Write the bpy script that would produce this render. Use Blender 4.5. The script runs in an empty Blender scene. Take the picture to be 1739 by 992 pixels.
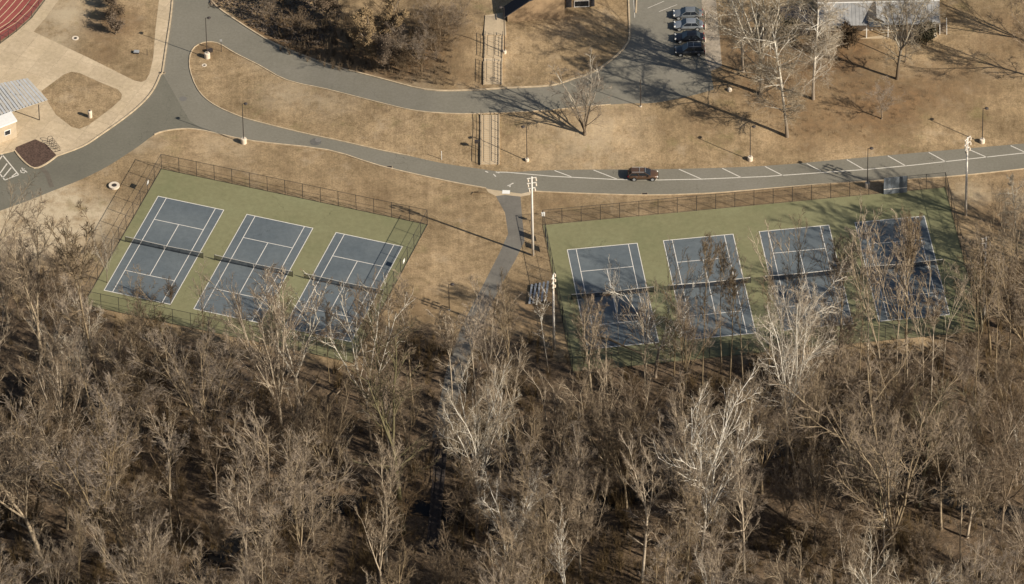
import bpy, bmesh, math, random
from mathutils import Vector, Matrix, Quaternion, noise
from mathutils.geometry import delaunay_2d_cdt
import numpy as np
R = math.radians
scn = bpy.context.scene
C = scn.collection

# ------------------------------------------------------------------ camera, world, sun, exposure
cam = bpy.data.cameras.new('camera'); co = bpy.data.objects.new('camera', cam); C.objects.link(co)
CF, CP = 15605.6, Vector((0, -1070.9887, 913.1273))
FW = Vector((0, 0.76096131, -0.64879726)); RT = Vector((0.99984502, -0.01142223, -0.0133969)); UP = Vector((0.01760523, 0.64869671, 0.76084337))
FW.normalize(); RT.normalize(); UP = RT.cross(FW).normalized()
m = Matrix((RT, UP, -FW)).transposed().to_4x4(); m.translation = CP
co.matrix_world = m
cam.lens = CF / 1739 * 36; cam.sensor_width = 36; cam.clip_start = 10; cam.clip_end = 6000
scn.camera = co
scn.render.resolution_x = 1024; scn.render.resolution_y = 584

SUN_EL = R(32); SDIR = Vector((-0.862, 0.507, 0)).normalized() * math.cos(SUN_EL) + Vector((0, 0, -math.sin(SUN_EL)))
w = bpy.data.worlds.new('World'); scn.world = w; w.use_nodes = True
nt = w.node_tree; bg = nt.nodes['Background']
sky = nt.nodes.new('ShaderNodeTexSky'); sky.sky_type = 'NISHITA'; sky.sun_disc = False
sky.sun_elevation = SUN_EL; sky.sun_rotation = math.atan2(0.862, -0.507)
nt.links.new(sky.outputs[0], bg.inputs[0]); bg.inputs[1].default_value = 0.062
sl = bpy.data.lights.new('sun', 'SUN'); sl.energy = 4.9; sl.angle = R(0.53); sl.color = (1, 0.925, 0.80)
so = bpy.data.objects.new('sun', sl); C.objects.link(so)
so.rotation_euler = SDIR.to_track_quat('-Z', 'Y').to_euler()
scn.view_settings.view_transform = 'Standard'; scn.view_settings.look = 'None'
scn.view_settings.exposure = 0.5; scn.view_settings.gamma = 1

# ------------------------------------------------------------------ helpers
def ray(px, py):
    return (FW * CF + RT * (px - 869.5) - UP * (py - 496)).normalized()
def G0(px, py, z=0.0):
    d = ray(px, py); return CP + d * ((z - CP.z) / d.z)
def interp(x, xs, ys):
    if x <= xs[0]: return ys[0]
    for i in range(1, len(xs)):
        if x <= xs[i]:
            t = (x - xs[i-1]) / (xs[i] - xs[i-1]); return ys[i-1] + t * (ys[i] - ys[i-1])
    return ys[-1]
def W(px): return (px - 869.5) / 11.1
def H1(x): return interp(x, [W(380), W(520), W(740), W(1300), W(1739)], [0, .3, 2.1, 2.3, 1.9])
def H2(x): return interp(x, [W(690), W(800), W(1000), W(1080), W(1230), W(1400)], [0, 1.9, 1.9, .3, .4, .9])
def table(pts, hf):
    q = [G0(a, b, hf(W(a))) for a, b in pts]; return [v.x for v in q], [v.y for v in q]
LOW_TOP = [(322,114),(336,152),(362,177),(405,197),(440,207.5),(506,224),(582,240.4),(645,255),(696,265),(750,277),(810,286),(860,292),(936,289),(1012,288),(1154,286.8),(1299,281.7),(1438,270),(1577,257.7),(1739,243.8)]
UP_LOW = [(326,86),(344,73),(369,73.4),(400,91),(440,111),(488,136.6),(556,152),(645,174.6),(708,188.5),(784,193.6),(870,191),(936,187),(986,182),(1062,176),(1113,174.6),(1176,162),(1212,152)]
UP_TOP = [(357,0),(379.5,20),(440,59.5),(481,81),(556,109),(645,133),(721,152),(784,154),(870,149.3),(936,145.5),(974,134),(1009,121.5),(1042,98.7),(1062,78.4),(1069,60.7),(1067.5,0)]
def cr_(ps, k=3):
    """rounded polyline through the surveyed points"""
    out = []
    for i in range(len(ps)-1):
        a, b, c, d = ps[max(i-1, 0)], ps[i], ps[i+1], ps[min(i+2, len(ps)-1)]
        for j in range(k):
            t = j/k
            out.append(tuple(.5*((2*b[n]) + (c[n]-a[n])*t + (2*a[n]-5*b[n]+4*c[n]-d[n])*t*t + (3*b[n]-a[n]-3*c[n]+d[n])*t**3) for n in (0, 1)))
    return out + [tuple(ps[-1])]
ISLAND = cr_(UP_LOW[::-1] + LOW_TOP); UP_EDGE = cr_(UP_TOP)
SIDE_LOW = cr_([(272,128),(262,150),(245,172),(215,198),(170,230),(140,249),(97,265)]); SIDE_UP = cr_([(293,0),(290,30),(284,70),(276,124)])
BED = cr_([(97,265),(78,279),(58,286),(40,274),(25,256)]); NOTCH = cr_([(350,223),(320,219),(285,222),(262,229),(240,245),(215,262),(180,284),(140,304),(95,322),(50,340),(0,358)])
LOW_EDGE = cr_([(825,320),(759,308),(645,282),(556,255),(430,240),(350,223)])
LOW_EDGE_R = cr_([(1739,287),(1603,301),(1436,310),(1300,321),(1202,328.6),(1095,331.6),(986,328.6),(903,325)])
AX, AY = table(LOW_TOP[4:], lambda x: 0)
BX, BY = table(UP_LOW[4:] + [(1400,158),(1739,140)], H1)
CX, CY = table(UP_TOP[2:9] + [(936,145),(1010,143),(1100,140),(1212,125),(1400,120),(1739,100)], H1)
def sst(t):
    t = max(0, min(1, t)); s = t*t*(3-2*t); return .45*s + .55*t
def base_h(x, y):
    h = 0
    a = interp(x, AX, AY); b = interp(x, BX, BY); c = interp(x, CX, CY)
    if y > a: h += H1(x) * sst((y-a) / max(b-a, 1))
    if y > c: h += H2(x) * sst((y-c) / 13)
    return h
CREEK = [(300,1010),(420,905),(560,862),(650,862),(745,868),(850,905),(960,880),(1060,845),(1180,800),(1300,770),(1400,752),(1520,790),(1640,860),(1800,890)]
CRW = [G0(a, b, -3.5) for a, b in CREEK]
def creek_d(x, y):
    best = 99
    for i in range(len(CRW)-1):
        a, b = CRW[i], CRW[i+1]; dx, dy = b.x-a.x, b.y-a.y
        t = max(0, min(1, ((x-a.x)*dx + (y-a.y)*dy) / (dx*dx+dy*dy)))
        d = math.hypot(x-a.x-t*dx, y-a.y-t*dy); best = min(best, d)
    return best
def hgt(x, y):
    h = base_h(x, y)
    if y < -12:
        k = max(0, min(1, (-12-y)/24)); k = k*k*(3-2*k)
        h += -2.2*k + .7*k*noise.noise(Vector((x*.06, y*.06, 3))) + .25*k*noise.noise(Vector((x*.25, y*.25, 7)))
        if y < -25:
            d = creek_d(x, y)
            if d < 5: h -= 1.3 * (1 - sst((d-.8)/4.2))
    return h
def G(px, py, dz=0.0):
    z = 0.0
    for _ in range(14):
        p = G0(px, py, z); z = .35*z + .65*hgt(p.x, p.y)
    p = G0(px, py, z); return Vector((p.x, p.y, hgt(p.x, p.y) + dz))

def tag(o, label=None, cat=None, group=None, kind=None):
    if label: o['label'] = label
    if cat: o['category'] = cat
    if group: o['group'] = group
    if kind: o['kind'] = kind
    return o
def empty(name, loc=(0,0,0), rz=0, **k):
    o = bpy.data.objects.new(name, None); C.objects.link(o); o.location = loc; o.rotation_euler = (0,0,rz); o.empty_display_size = .3
    return tag(o, **k)
def link(name, me, parent=None, mat=None, loc=None, **k):
    o = bpy.data.objects.new(name, me); C.objects.link(o)
    if mat is not None and not me.materials: me.materials.append(mat)
    if parent: o.parent = parent
    if loc is not None: o.location = loc
    return tag(o, **k)
def mesh(name, vs, fs, mat=None, smooth=False):
    me = bpy.data.meshes.new(name); me.from_pydata([tuple(v) for v in vs], [], fs); me.update()
    if mat: me.materials.append(mat)
    if smooth: me.polygons.foreach_set('use_smooth', [True]*len(me.polygons))
    return me
class MB:
    def __init__(s): s.v = []; s.f = []
    def box(s, c, d, rz=0, rx=0, ry=0):
        q = Matrix.Rotation(rz, 3, 'Z') @ Matrix.Rotation(ry, 3, 'Y') @ Matrix.Rotation(rx, 3, 'X'); n = len(s.v)
        for x in (-1,1):
            for y in (-1,1):
                for z in (-1,1): s.v.append(Vector(c) + q @ Vector((x*d[0]/2, y*d[1]/2, z*d[2]/2)))
        s.f += [tuple(n+i for i in f) for f in ((0,1,3,2),(4,6,7,5),(0,4,5,1),(2,3,7,6),(0,2,6,4),(1,5,7,3))]; return s
    def tube(s, pts, rs, n=6, caps=True):
        pts = [Vector(p) for p in pts]
        if not hasattr(rs, '__len__'): rs = [rs]*len(pts)
        k0 = len(s.v); a = None
        for i, p in enumerate(pts):
            t = (pts[min(i+1, len(pts)-1)] - pts[max(i-1, 0)])
            t = t.normalized() if t.length > 1e-9 else Vector((0,0,1))
            if a is None: a = t.orthogonal().normalized()
            else:
                a = a - t*a.dot(t); a = a.normalized() if a.length > 1e-6 else t.orthogonal().normalized()
            b = t.cross(a)
            for j in range(n):
                th = 2*math.pi*j/n; s.v.append(p + (a*math.cos(th) + b*math.sin(th))*rs[i])
        for i in range(len(pts)-1):
            for j in range(n):
                q = (j+1) % n; s.f.append((k0+i*n+j, k0+i*n+q, k0+(i+1)*n+q, k0+(i+1)*n+j))
        if caps and n > 3:
            s.f.append(tuple(k0+j for j in reversed(range(n)))); s.f.append(tuple(k0+(len(pts)-1)*n+j for j in range(n)))
        return s
    def poly(s, pts):
        n = len(s.v); s.v += [Vector(p) for p in pts]; s.f.append(tuple(range(n, n+len(pts)))); return s
    def prism(s, pts, dz):
        n = len(s.v); k = len(pts); s.v += [Vector(p) for p in pts] + [Vector(p) + Vector((0,0,dz)) for p in pts]
        s.f.append(tuple(n+k+i for i in range(k))); s.f.append(tuple(n+i for i in reversed(range(k))))
        for i in range(k): j = (i+1) % k; s.f.append((n+i, n+j, n+k+j, n+k+i))
        return s
    def me(s, name, mat=None, smooth=False): return mesh(name, s.v, s.f, mat, smooth)
    def build(s, name, mat, parent=None, smooth=False, **k): return link(name, s.me(name, mat, smooth), parent, **k)
def copy_tree(o, parent=None):
    c = o.copy(); C.objects.link(c)
    if parent: c.parent = parent
    for ch in o.children: copy_tree(ch, c)
    return c

# ------------------------------------------------------------------ materials
def newmat(name, rough=.9, spec=.2):
    mt = bpy.data.materials.new(name); mt.use_nodes = True
    b = mt.node_tree.nodes['Principled BSDF']; b.inputs['Roughness'].default_value = rough; b.inputs['Specular IOR Level'].default_value = spec
    return mt, mt.node_tree, b
def N(nt, t, **k):
    n = nt.nodes.new(t)
    for a, v in k.items(): setattr(n, a, v)
    return n
def mixc(nt, fac, a, b, mode='MIX'):
    n = N(nt, 'ShaderNodeMix', data_type='RGBA', blend_type=mode)
    for i, v in ((0, fac), (6, a), (7, b)):
        if isinstance(v, (tuple, float, int)): n.inputs[i].default_value = v if not isinstance(v, tuple) else (*v, 1)
        else: nt.links.new(v, n.inputs[i])
    return n.outputs[2]
def nz(nt, scale, detail=4, rough=.6, coord='Object', vec=None):
    n = N(nt, 'ShaderNodeTexNoise'); n.inputs['Scale'].default_value = scale; n.inputs['Detail'].default_value = detail; n.inputs['Roughness'].default_value = rough
    if vec is None:
        tc = N(nt, 'ShaderNodeTexCoord'); vec = tc.outputs[coord]
    nt.links.new(vec, n.inputs['Vector']); return n.outputs[0]
def ramp(nt, fac, stops):
    n = N(nt, 'ShaderNodeValToRGB'); e = n.color_ramp.elements
    while len(e) < len(stops): e.new(.5)
    for i, (p, c) in enumerate(stops):
        e[i].position = p; e[i].color = (*c, 1) if hasattr(c, '__len__') else (c, c, c, 1)
    nt.links.new(fac, n.inputs[0]); return n.outputs[0]
def bump(nt, b, h, s=.3, d=.05):
    n = N(nt, 'ShaderNodeBump'); n.inputs['Strength'].default_value = s; n.inputs['Distance'].default_value = d
    nt.links.new(h, n.inputs['Height']); nt.links.new(n.outputs[0], b.inputs['Normal'])
def simple(name, col, rough=.8, var=.15, scale=2., metal=0, spec=.3, bmp=0):
    mt, nt, b = newmat(name, rough, spec); b.inputs['Metallic'].default_value = metal
    f = ramp(nt, nz(nt, scale, 5), [(.3, 0.), (.7, 1.)])
    nt.links.new(mixc(nt, f, tuple(c*(1-var) for c in col), tuple(min(1, c*(1+var)) for c in col)), b.inputs['Base Color'])
    if bmp: bump(nt, b, nz(nt, scale*6, 4), bmp, .03)
    return mt
def surface(name, col, dark, light, patch=.05, fine=3., crack=None, bmp=.3):
    """large paved surface: patches, fine grain, streaks"""
    mt, nt, b = newmat(name, .92, .15)
    p = ramp(nt, nz(nt, patch, 6, .65), [(.35, dark), (.5, col), (.66, light)])
    g = ramp(nt, nz(nt, fine, 6, .75), [(.3, .86), (.7, 1.12)])
    c = mixc(nt, 1.0, p, g, 'MULTIPLY')
    if crack:
        v = N(nt, 'ShaderNodeTexVoronoi', feature='DISTANCE_TO_EDGE'); v.inputs['Scale'].default_value = crack[0]
        tc = N(nt, 'ShaderNodeTexCoord'); mp = N(nt, 'ShaderNodeVectorMath', operation='ADD')
        n2 = N(nt, 'ShaderNodeTexNoise'); n2.inputs['Scale'].default_value = .25; n2.inputs['Detail'].default_value = 4
        s2 = N(nt, 'ShaderNodeVectorMath', operation='SCALE'); s2.inputs['Scale'].default_value = 7
        nt.links.new(tc.outputs['Object'], n2.inputs[0]); nt.links.new(n2.outputs[1], s2.inputs[0])
        nt.links.new(tc.outputs['Object'], mp.inputs[0]); nt.links.new(s2.outputs[0], mp.inputs[1]); nt.links.new(mp.outputs[0], v.inputs['Vector'])
        e = ramp(nt, v.outputs['Distance'], [(0, 1.), (crack[1], 0.)])
        m2 = ramp(nt, nz(nt, .08, 3), [(.42, 0.), (.6, .7)])
        e2 = mixc(nt, 1.0, e, m2, 'MULTIPLY')
        c = mixc(nt, e2, c, tuple(x*.5 for x in dark))
    nt.links.new(c, b.inputs['Base Color'])
    if bmp: bump(nt, b, nz(nt, 12, 5, .8), bmp, .02)
    return mt
M = {}
def ground_mat():
    mt, nt, b = newmat('dry_ground', .97, .05)
    tc = N(nt, 'ShaderNodeTexCoord'); V = tc.outputs['Object']
    a1 = N(nt, 'ShaderNodeAttribute', attribute_name='litter'); a2 = N(nt, 'ShaderNodeAttribute', attribute_name='pale'); a3 = N(nt, 'ShaderNodeAttribute', attribute_name='brush')
    big = nz(nt, .09, 6, .65, vec=V); mid = nz(nt, .7, 7, .72, vec=V); fine = nz(nt, 3.2, 6, .85, vec=V)
    g = ramp(nt, big, [(.30, (.185, .131, .074)), (.45, (.275, .197, .112)), (.62, (.372, .267, .155))])
    g = mixc(nt, 1., g, ramp(nt, mid, [(.28, (.60, .57, .53)), (.5, (1., 1., 1.)), (.72, (1.25, 1.22, 1.18))]), 'MULTIPLY')
    g = mixc(nt, 1., g, ramp(nt, fine, [(.28, (.48, .46, .44)), (.5, (1., 1., 1.)), (.72, (1.42, 1.4, 1.38))]), 'MULTIPLY')
    pt = ramp(nt, nz(nt, .33, 5, .7, vec=V), [(.50, 0.), (.66, .55)])
    g = mixc(nt, pt, g, (.19, .130, .075))
    pl_ = ramp(nt, nz(nt, .21, 6, .72, vec=V), [(.56, 0.), (.70, .5)])
    g = mixc(nt, pl_, g, (.42, .325, .215))
    # mown stripes
    mp = N(nt, 'ShaderNodeMapping'); mp.inputs['Scale'].default_value = (1.1, .05, .2); mp.inputs['Rotation'].default_value = (0, 0, .12); nt.links.new(V, mp.inputs[0])
    st = ramp(nt, nz(nt, 2.2, 3, .6, vec=mp.outputs[0]), [(.35, .93), (.65, 1.06)])
    g = mixc(nt, 1., g, st, 'MULTIPLY')
    wr = ramp(nt, nz(nt, .28, 7, .75, vec=V), [(.34, 0.), (.54, 1.)])
    pf = N(nt, 'ShaderNodeMath', operation='MULTIPLY'); nt.links.new(a2.outputs['Fac'], pf.inputs[0]); nt.links.new(wr, pf.inputs[1])
    g = mixc(nt, pf.outputs[0], g, (.50, .40, .27))
    gr = ramp(nt, nz(nt, .16, 5, .7, vec=V), [(.58, 0.), (.72, .4)])
    g = mixc(nt, gr, g, (.17, .155, .06))
    # leaf litter on the wood's floor, shadow mottling painted into its darkest tones
    l = ramp(nt, nz(nt, .8, 8, .8, vec=V), [(.26, (.03, .024, .018)), (.42, (.085, .062, .042)), (.58, (.17, .118, .074)), (.75, (.29, .205, .13))])
    l = mixc(nt, 1., l, ramp(nt, nz(nt, 5, 5, .85, vec=V), [(.3, .45), (.7, 1.5)]), 'MULTIPLY')
    br = ramp(nt, nz(nt, .9, 7, .8, vec=V), [(.3, (.07, .048, .032)), (.62, (.235, .145, .075))])
    bf = ramp(nt, nz(nt, .45, 6, .75, vec=V), [(.25, .2), (.52, 1.)])
    q = N(nt, 'ShaderNodeMath', operation='MULTIPLY'); nt.links.new(a3.outputs['Fac'], q.inputs[0]); nt.links.new(bf, q.inputs[1])
    g = mixc(nt, q.outputs[0], g, br)
    ed = N(nt, 'ShaderNodeMath', operation='ADD'); nt.links.new(a1.outputs['Fac'], ed.inputs[0])
    e2 = ramp(nt, nz(nt, .3, 6, .75, vec=V), [(.3, -.0), (.7, .6)]); nt.links.new(e2, ed.inputs[1])
    ef = ramp(nt, ed.outputs[0], [(.45, 0.), (.85, 1.)])
    nt.links.new(mixc(nt, ef, g, l), b.inputs['Base Color'])
    bump(nt, b, nz(nt, 4, 8, .85, vec=V), .9, .12)
    return mt
M['ground'] = ground_mat()
M['road'] = surface('asphalt_road', (.190, .172, .134), (.172, .156, .122), (.208, .188, .15), .06, 2.5, crack=(.10, .003))
M['road_dark'] = surface('older_asphalt', (.150, .138, .106), (.134, .123, .096), (.168, .154, .12), .07, 2.5, crack=(.12, .004))
M['path'] = surface('path_asphalt', (.155, .140, .118), (.13, .118, .1), (.185, .168, .14), .15, 2.5)
M['concrete'] = surface('plaza_concrete', (.47, .365, .24), (.41, .32, .21), (.53, .42, .285), .12, 1.5)
M['joint'] = simple('joint_dirt', (.33, .26, .17), .95, .1)
M['track'] = surface('track_rubber', (.27, .075, .062), (.24, .065, .055), (.30, .085, .07), .2, 3)
M['green'] = surface('green_acrylic', (.196, .184, .098), (.172, .170, .088), (.21, .203, .110), .07, 1.2, crack=(.07, .0035), bmp=.1)
M['blue'] = surface('blue_acrylic', (.114, .130, .138), (.098, .114, .124), (.132, .148, .153), .1, 1.2, crack=(.09, .002), bmp=.1)
M['line'] = simple('white_line_paint', (.66, .61, .54), .8, .12, 3)
M['roadline'] = simple('worn_road_paint', (.58, .53, .45), .85, .2, 4)
M['kerb'] = simple('kerb_concrete', (.48, .37, .24), .9, .25, 1.2)
M['lampconc'] = simple('base_concrete', (.62, .52, .40), .9, .12, 3)
M['darkmetal'] = simple('bronze_painted_steel', (.045, .035, .03), .6, .2, 3, spec=.4)
M['fencemetal'] = simple('black_vinyl_fence', (.035, .03, .028), .6, .2, 3)
M['whitemetal'] = simple('pale_concrete_pole', (.66, .60, .52), .7, .12, 1.5)
M['greymetal'] = simple('galvanised_steel', (.42, .42, .41), .45, .15, 2, metal=.3)
M['timber'] = simple('weathered_timber', (.20, .15, .10), .9, .3, 5, bmp=.4)
M['darktimber'] = simple('dark_creosote_timber', (.05, .04, .035), .9, .3, 5, bmp=.4)
M['white'] = simple('white_paint', (.75, .72, .66), .6, .05, 2)
M['navy'] = simple('navy_board_and_shade', (.05, .065, .085), .6, .15, 2)
M['wallblue'] = simple('blue_practice_board', (.15, .165, .18), .8, .15, 1.5)
M['black'] = simple('black_rubber', (.02, .02, .022), .7, .2, 6)
M['roofmetal'] = simple('grey_blue_metal_roof', (.27, .262, .25), .8, .2, .8)
M['rooftan'] = simple('tan_shingle_roof', (.27, .22, .17), .9, .2, 2)
M['roofdark'] = simple('charcoal_shingle_and_shade', (.045, .042, .045), .9, .3, 5)
M['brick'] = simple('tan_brick_wall', (.36, .245, .14), .9, .22, .9, bmp=.4)
M['wallwhite'] = simple('cream_siding', (.52, .46, .38), .8, .12, 2)
M['canopy'] = simple('pale_blue_canopy_panel', (.40, .40, .395), .7, .10, 1.5)
M['canopy2'] = simple('clear_canopy_rib', (.42, .395, .35), .7, .12, 1.5)
M['mulch'] = simple('bark_mulch', (.085, .052, .038), .97, .6, 3.5, bmp=.9)
M['beige'] = simple('beige_stucco', (.45, .36, .25), .9, .12, 1)
def glass_mat():
    mt, nt, b = newmat('dark_window_glass', .08, .6); b.inputs['Base Color'].default_value = (.018, .022, .028, 1); return mt
M['glass'] = glass_mat()
def water_mat():
    mt, nt, b = newmat('creek_water', .08, .5); b.inputs['Base Color'].default_value = (.014, .013, .012, 1); b.inputs['Roughness'].default_value = .35; b.inputs['Specular IOR Level'].default_value = .15
    bump(nt, b, nz(nt, 3, 4), .3, .03); return mt
M['water'] = water_mat()
def paint(name, col, metal=.4):
    mt, nt, b = newmat(name, .3, .5); b.inputs['Metallic'].default_value = metal
    f = nz(nt, 3, 4); nt.links.new(mixc(nt, f, tuple(c*.9 for c in col), tuple(c*1.1 for c in col)), b.inputs['Base Color'])
    b.inputs['Coat Weight'].default_value = .4; return mt
def weave(name, col, cov):
    """wire or cord netting: finer than a pixel, so covered part and open part are mixed"""
    mt, nt, b = newmat(name, .7, .2); b.inputs['Base Color'].default_value = (*col, 1)
    tr = N(nt, 'ShaderNodeBsdfTransparent'); mx = N(nt, 'ShaderNodeMixShader')
    n = ramp(nt, nz(nt, 1.5, 3), [(.3, cov*.8), (.7, cov*1.2)])
    nt.links.new(n, mx.inputs[0]); nt.links.new(tr.outputs[0], mx.inputs[1]); nt.links.new(b.outputs[0], mx.inputs[2])
    nt.links.new(mx.outputs[0], nt.nodes['Material Output'].inputs[0]); return mt
M['chain'] = weave('chain_link_wire', (.04, .035, .032), .14)
M['net'] = weave('net_cord', (.02, .022, .026), .62)
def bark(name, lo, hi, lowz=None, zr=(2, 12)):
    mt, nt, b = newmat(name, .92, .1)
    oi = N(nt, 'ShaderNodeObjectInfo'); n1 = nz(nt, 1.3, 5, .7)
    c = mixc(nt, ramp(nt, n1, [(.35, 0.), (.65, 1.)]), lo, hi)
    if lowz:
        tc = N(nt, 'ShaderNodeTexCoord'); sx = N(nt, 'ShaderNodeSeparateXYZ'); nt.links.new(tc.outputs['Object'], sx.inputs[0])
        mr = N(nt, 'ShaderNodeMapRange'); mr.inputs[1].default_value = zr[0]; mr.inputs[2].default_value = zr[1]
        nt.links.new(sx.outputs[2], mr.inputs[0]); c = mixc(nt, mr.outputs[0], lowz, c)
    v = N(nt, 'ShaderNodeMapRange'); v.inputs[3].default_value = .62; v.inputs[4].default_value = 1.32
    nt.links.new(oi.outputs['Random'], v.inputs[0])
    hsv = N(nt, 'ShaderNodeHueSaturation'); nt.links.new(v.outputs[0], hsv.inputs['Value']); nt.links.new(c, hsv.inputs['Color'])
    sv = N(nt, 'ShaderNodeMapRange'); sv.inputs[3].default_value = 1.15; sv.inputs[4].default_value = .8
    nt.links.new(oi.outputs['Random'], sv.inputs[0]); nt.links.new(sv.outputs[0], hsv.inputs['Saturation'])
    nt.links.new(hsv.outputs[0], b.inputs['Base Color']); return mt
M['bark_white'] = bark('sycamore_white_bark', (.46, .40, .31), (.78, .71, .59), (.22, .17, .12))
M['twig_white'] = bark('pale_twigs', (.26, .205, .14), (.44, .36, .26))
M['bark_tan'] = bark('tan_grey_bark', (.22, .165, .105), (.43, .335, .22))
M['bark_brown'] = bark('brown_bark', (.13, .094, .062), (.28, .205, .13))
M['twig_tan'] = bark('tan_twigs', (.140, .103, .071), (.285, .218, .150))
M['twig_brown'] = bark('brown_twigs', (.085, .058, .036), (.17, .118, .07))
M['moss'] = bark('mossy_bark', (.12, .11, .06), (.25, .21, .13))
M['leaf_tan'] = bark('dead_leaves', (.22, .155, .088), (.40, .29, .17))
M['leaf_rust'] = bark('rusty_dead_leaves', (.085, .060, .040), (.175, .125, .08))
M['leaf_ever'] = bark('dull_evergreen_leaves', (.03, .032, .018), (.09, .075, .045))
M['brush'] = bark('dry_brush_stems', (.09, .063, .038), (.21, .15, .085))

# ------------------------------------------------------------------ terrain: one triangulation cut into its regions
road_main = ([(357,-60)] + UP_EDGE + [(1067,-60),(1191,-60),(1191.5,0),(1196.5,96),(1207,121)] + ISLAND
    + [(1900,230),(1900,272)] + LOW_EDGE_R + [(885,329),(835,322)] + LOW_EDGE + [(322,205)] + SIDE_UP[::-1] + [(293,-60)])
road_old = [(276,124),(322,205)] + NOTCH + [(-150,410),(-150,262),(0,262)] + BED[::-1] + SIDE_LOW[::-1][1:]
concrete = [(293,-60)] + SIDE_UP + SIDE_LOW + [(60,237),(28,250),(25,256),(0,262),(-150,262),(-150,150),(-60,118),(0,73),(25,55.7),(50.6,33),(76,0),(100,-60)]
lawn_a = [(125,-60),(100,0),(80,28),(57,54),(150,98),(228,137),(240,139.5),(248,136),(254,125),(260,100),(264,50),(270,0),(274,-60)]
lawn_b = [(70,155),(108,127),(121,122),(135,124),(170,140),(200,152),(207,160),(206,168),(190,183),(150,213),(135,219),(122,216),(95,195)]
mulch = [(28,250),(60,237),(78,245)] + BED
trackp = [(-150,-60),(98,-60),(74,-1),(48,32),(23,54),(-2,71),(-62,115),(-150,150)]
apron = [(825,320),(835,322),(885,329),(903,325),(900,331),(884,334),(858,331),(842,333),(830,327)]
pathp = [(842,333),(858,331),(884,334),(887,372),(891,409),(875,442),(860,468),(848,490),(838,512),(826,538),(812,565),(800,600),(788,640),(775,690),(752,745),(733,745),(745,690),(758,630),(768,594),(784,556),(802,518),(820,485),(848,430),(863,397),(857.6,361.5)]
lotpad = [(1191,-60),(1191.5,0),(1196.5,96),(1207,121),(1226,112),(1222,60),(1216,0),(1214,-60)]
# court blocks, in their own axes
COURT_L = (Vector((-54.6677, 24.45697)), -0.340183, 14.6117, -.137)
COURT_R = (Vector((8.5619, 9.83577)), 0.117425, 14.9404, -.0134)
def cw(blk, u, v):
    o, th, sx, sy = blk; return Vector((o.x + math.cos(th)*u + math.sin(th)*v, o.y + math.sin(th)*u - math.cos(th)*v))
def blockpoly(blk, u0, u1, v0, v1): return [cw(blk, u0, v0), cw(blk, u1, v0), cw(blk, u1, v1), cw(blk, u0, v1)]
LB = blockpoly(COURT_L, -1.75, 42.1, -6.3, 27.9); RB = blockpoly(COURT_R, -2.9, 60.05, -6.35, 28.2)
def toW(poly): return [G(a, b).to_2d() for a, b in poly]
regions = [('lawn', toW(lawn_a)), ('lawn', toW(lawn_b)), ('mulch_bed', toW(mulch)), ('track', toW(trackp)), ('concrete', toW(concrete)),
    ('old_road', toW(road_old)), ('apron', toW(apron)), ('path', toW(pathp)), ('lot_edge', toW(lotpad)), ('road', toW(road_main)), ('court_left', LB), ('court_right', RB)]
def inside(p, poly):
    c = False; x, y = p; j = len(poly)-1
    for i in range(len(poly)):
        a, b = poly[i], poly[j]
        if (a[1] > y) != (b[1] > y) and x < (b[0]-a[0])*(y-a[1])/(b[1]-a[1]) + a[0]: c = not c
        j = i
    return c
bbs = [(min(p[0] for p in g), max(p[0] for p in g), min(p[1] for p in g), max(p[1] for p in g)) for _, g in regions]
pts = []; edges = []
def add_line(poly, closed=True, step=1.2):
    n0 = len(pts); k = len(poly)
    for i in range(k if closed else k-1):
        a = Vector(poly[i]); b = Vector(poly[(i+1) % k]); n = max(1, int((b-a).length/step))
        for j in range(n): pts.append(a.lerp(b, j/n))
    if not closed: pts.append(Vector(poly[-1]))
    m_ = len(pts) - n0
    for i in range(m_ - (0 if closed else 1)): edges.append((n0+i, n0+(i+1) % m_))
for _, g in regions: add_line(g)
# concrete slab joints, 3 m bays turned with the plaza
plaza_o = G(60, 150); SA = R(-27); SL = 3.0; JT = .035
def slab_uv(x, y):
    dx, dy = x-plaza_o.x, y-plaza_o.y; return dx*math.cos(SA)+dy*math.sin(SA), -dx*math.sin(SA)+dy*math.cos(SA)
cpoly = regions[4][1]; xs_ = [slab_uv(*p) for p in cpoly]
# each joint is clipped to the plaza by walking along it
def joint_lines():
    for axis in (0, 1):
        lo = int(min(q[axis] for q in xs_)//SL); hi = int(max(q[axis] for q in xs_)//SL)+1
        olo = min(q[1-axis] for q in xs_); ohi = max(q[1-axis] for q in xs_)
        for k in range(lo, hi+1):
            for s in (-JT, JT):
                run = []; t = olo
                while t < ohi:
                    u, v = (k*SL+s, t) if axis == 0 else (t, k*SL+s)
                    x = plaza_o.x + u*math.cos(SA) - v*math.sin(SA); y = plaza_o.y + u*math.sin(SA) + v*math.cos(SA)
                    if inside((x, y), cpoly) and -95 < x < -50 and y < 78: run.append(Vector((x, y)))
                    else:
                        if len(run) > 1: yield [run[0], run[-1]]
                        run = []
                    t += .25
                if len(run) > 1: yield [run[0], run[-1]]
for ln in joint_lines(): add_line(ln, False, 3)
random.seed(4)
gx = -95
while gx <= 100:
    gy = -112
    while gy <= 90:
        if not (gy < 22 and gy > -10 and -60 < gx < 70 and (int(gx)+int(gy)) % 3): pts.append(Vector((gx + random.uniform(-.3, .3), gy + random.uniform(-.3, .3))))
        gy += 1.25
    gx += 1.25
for r_ in (150, 260, 450, 800):
    for k in range(32): pts.append(Vector((r_*math.cos(k*math.pi/16), r_*math.sin(k*math.pi/16))))
cv, ce, cf, *_ = delaunay_2d_cdt(pts, edges, [], 0, 1e-4)
Z = [hgt(v.x, v.y) for v in cv]
reg = {}
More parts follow.
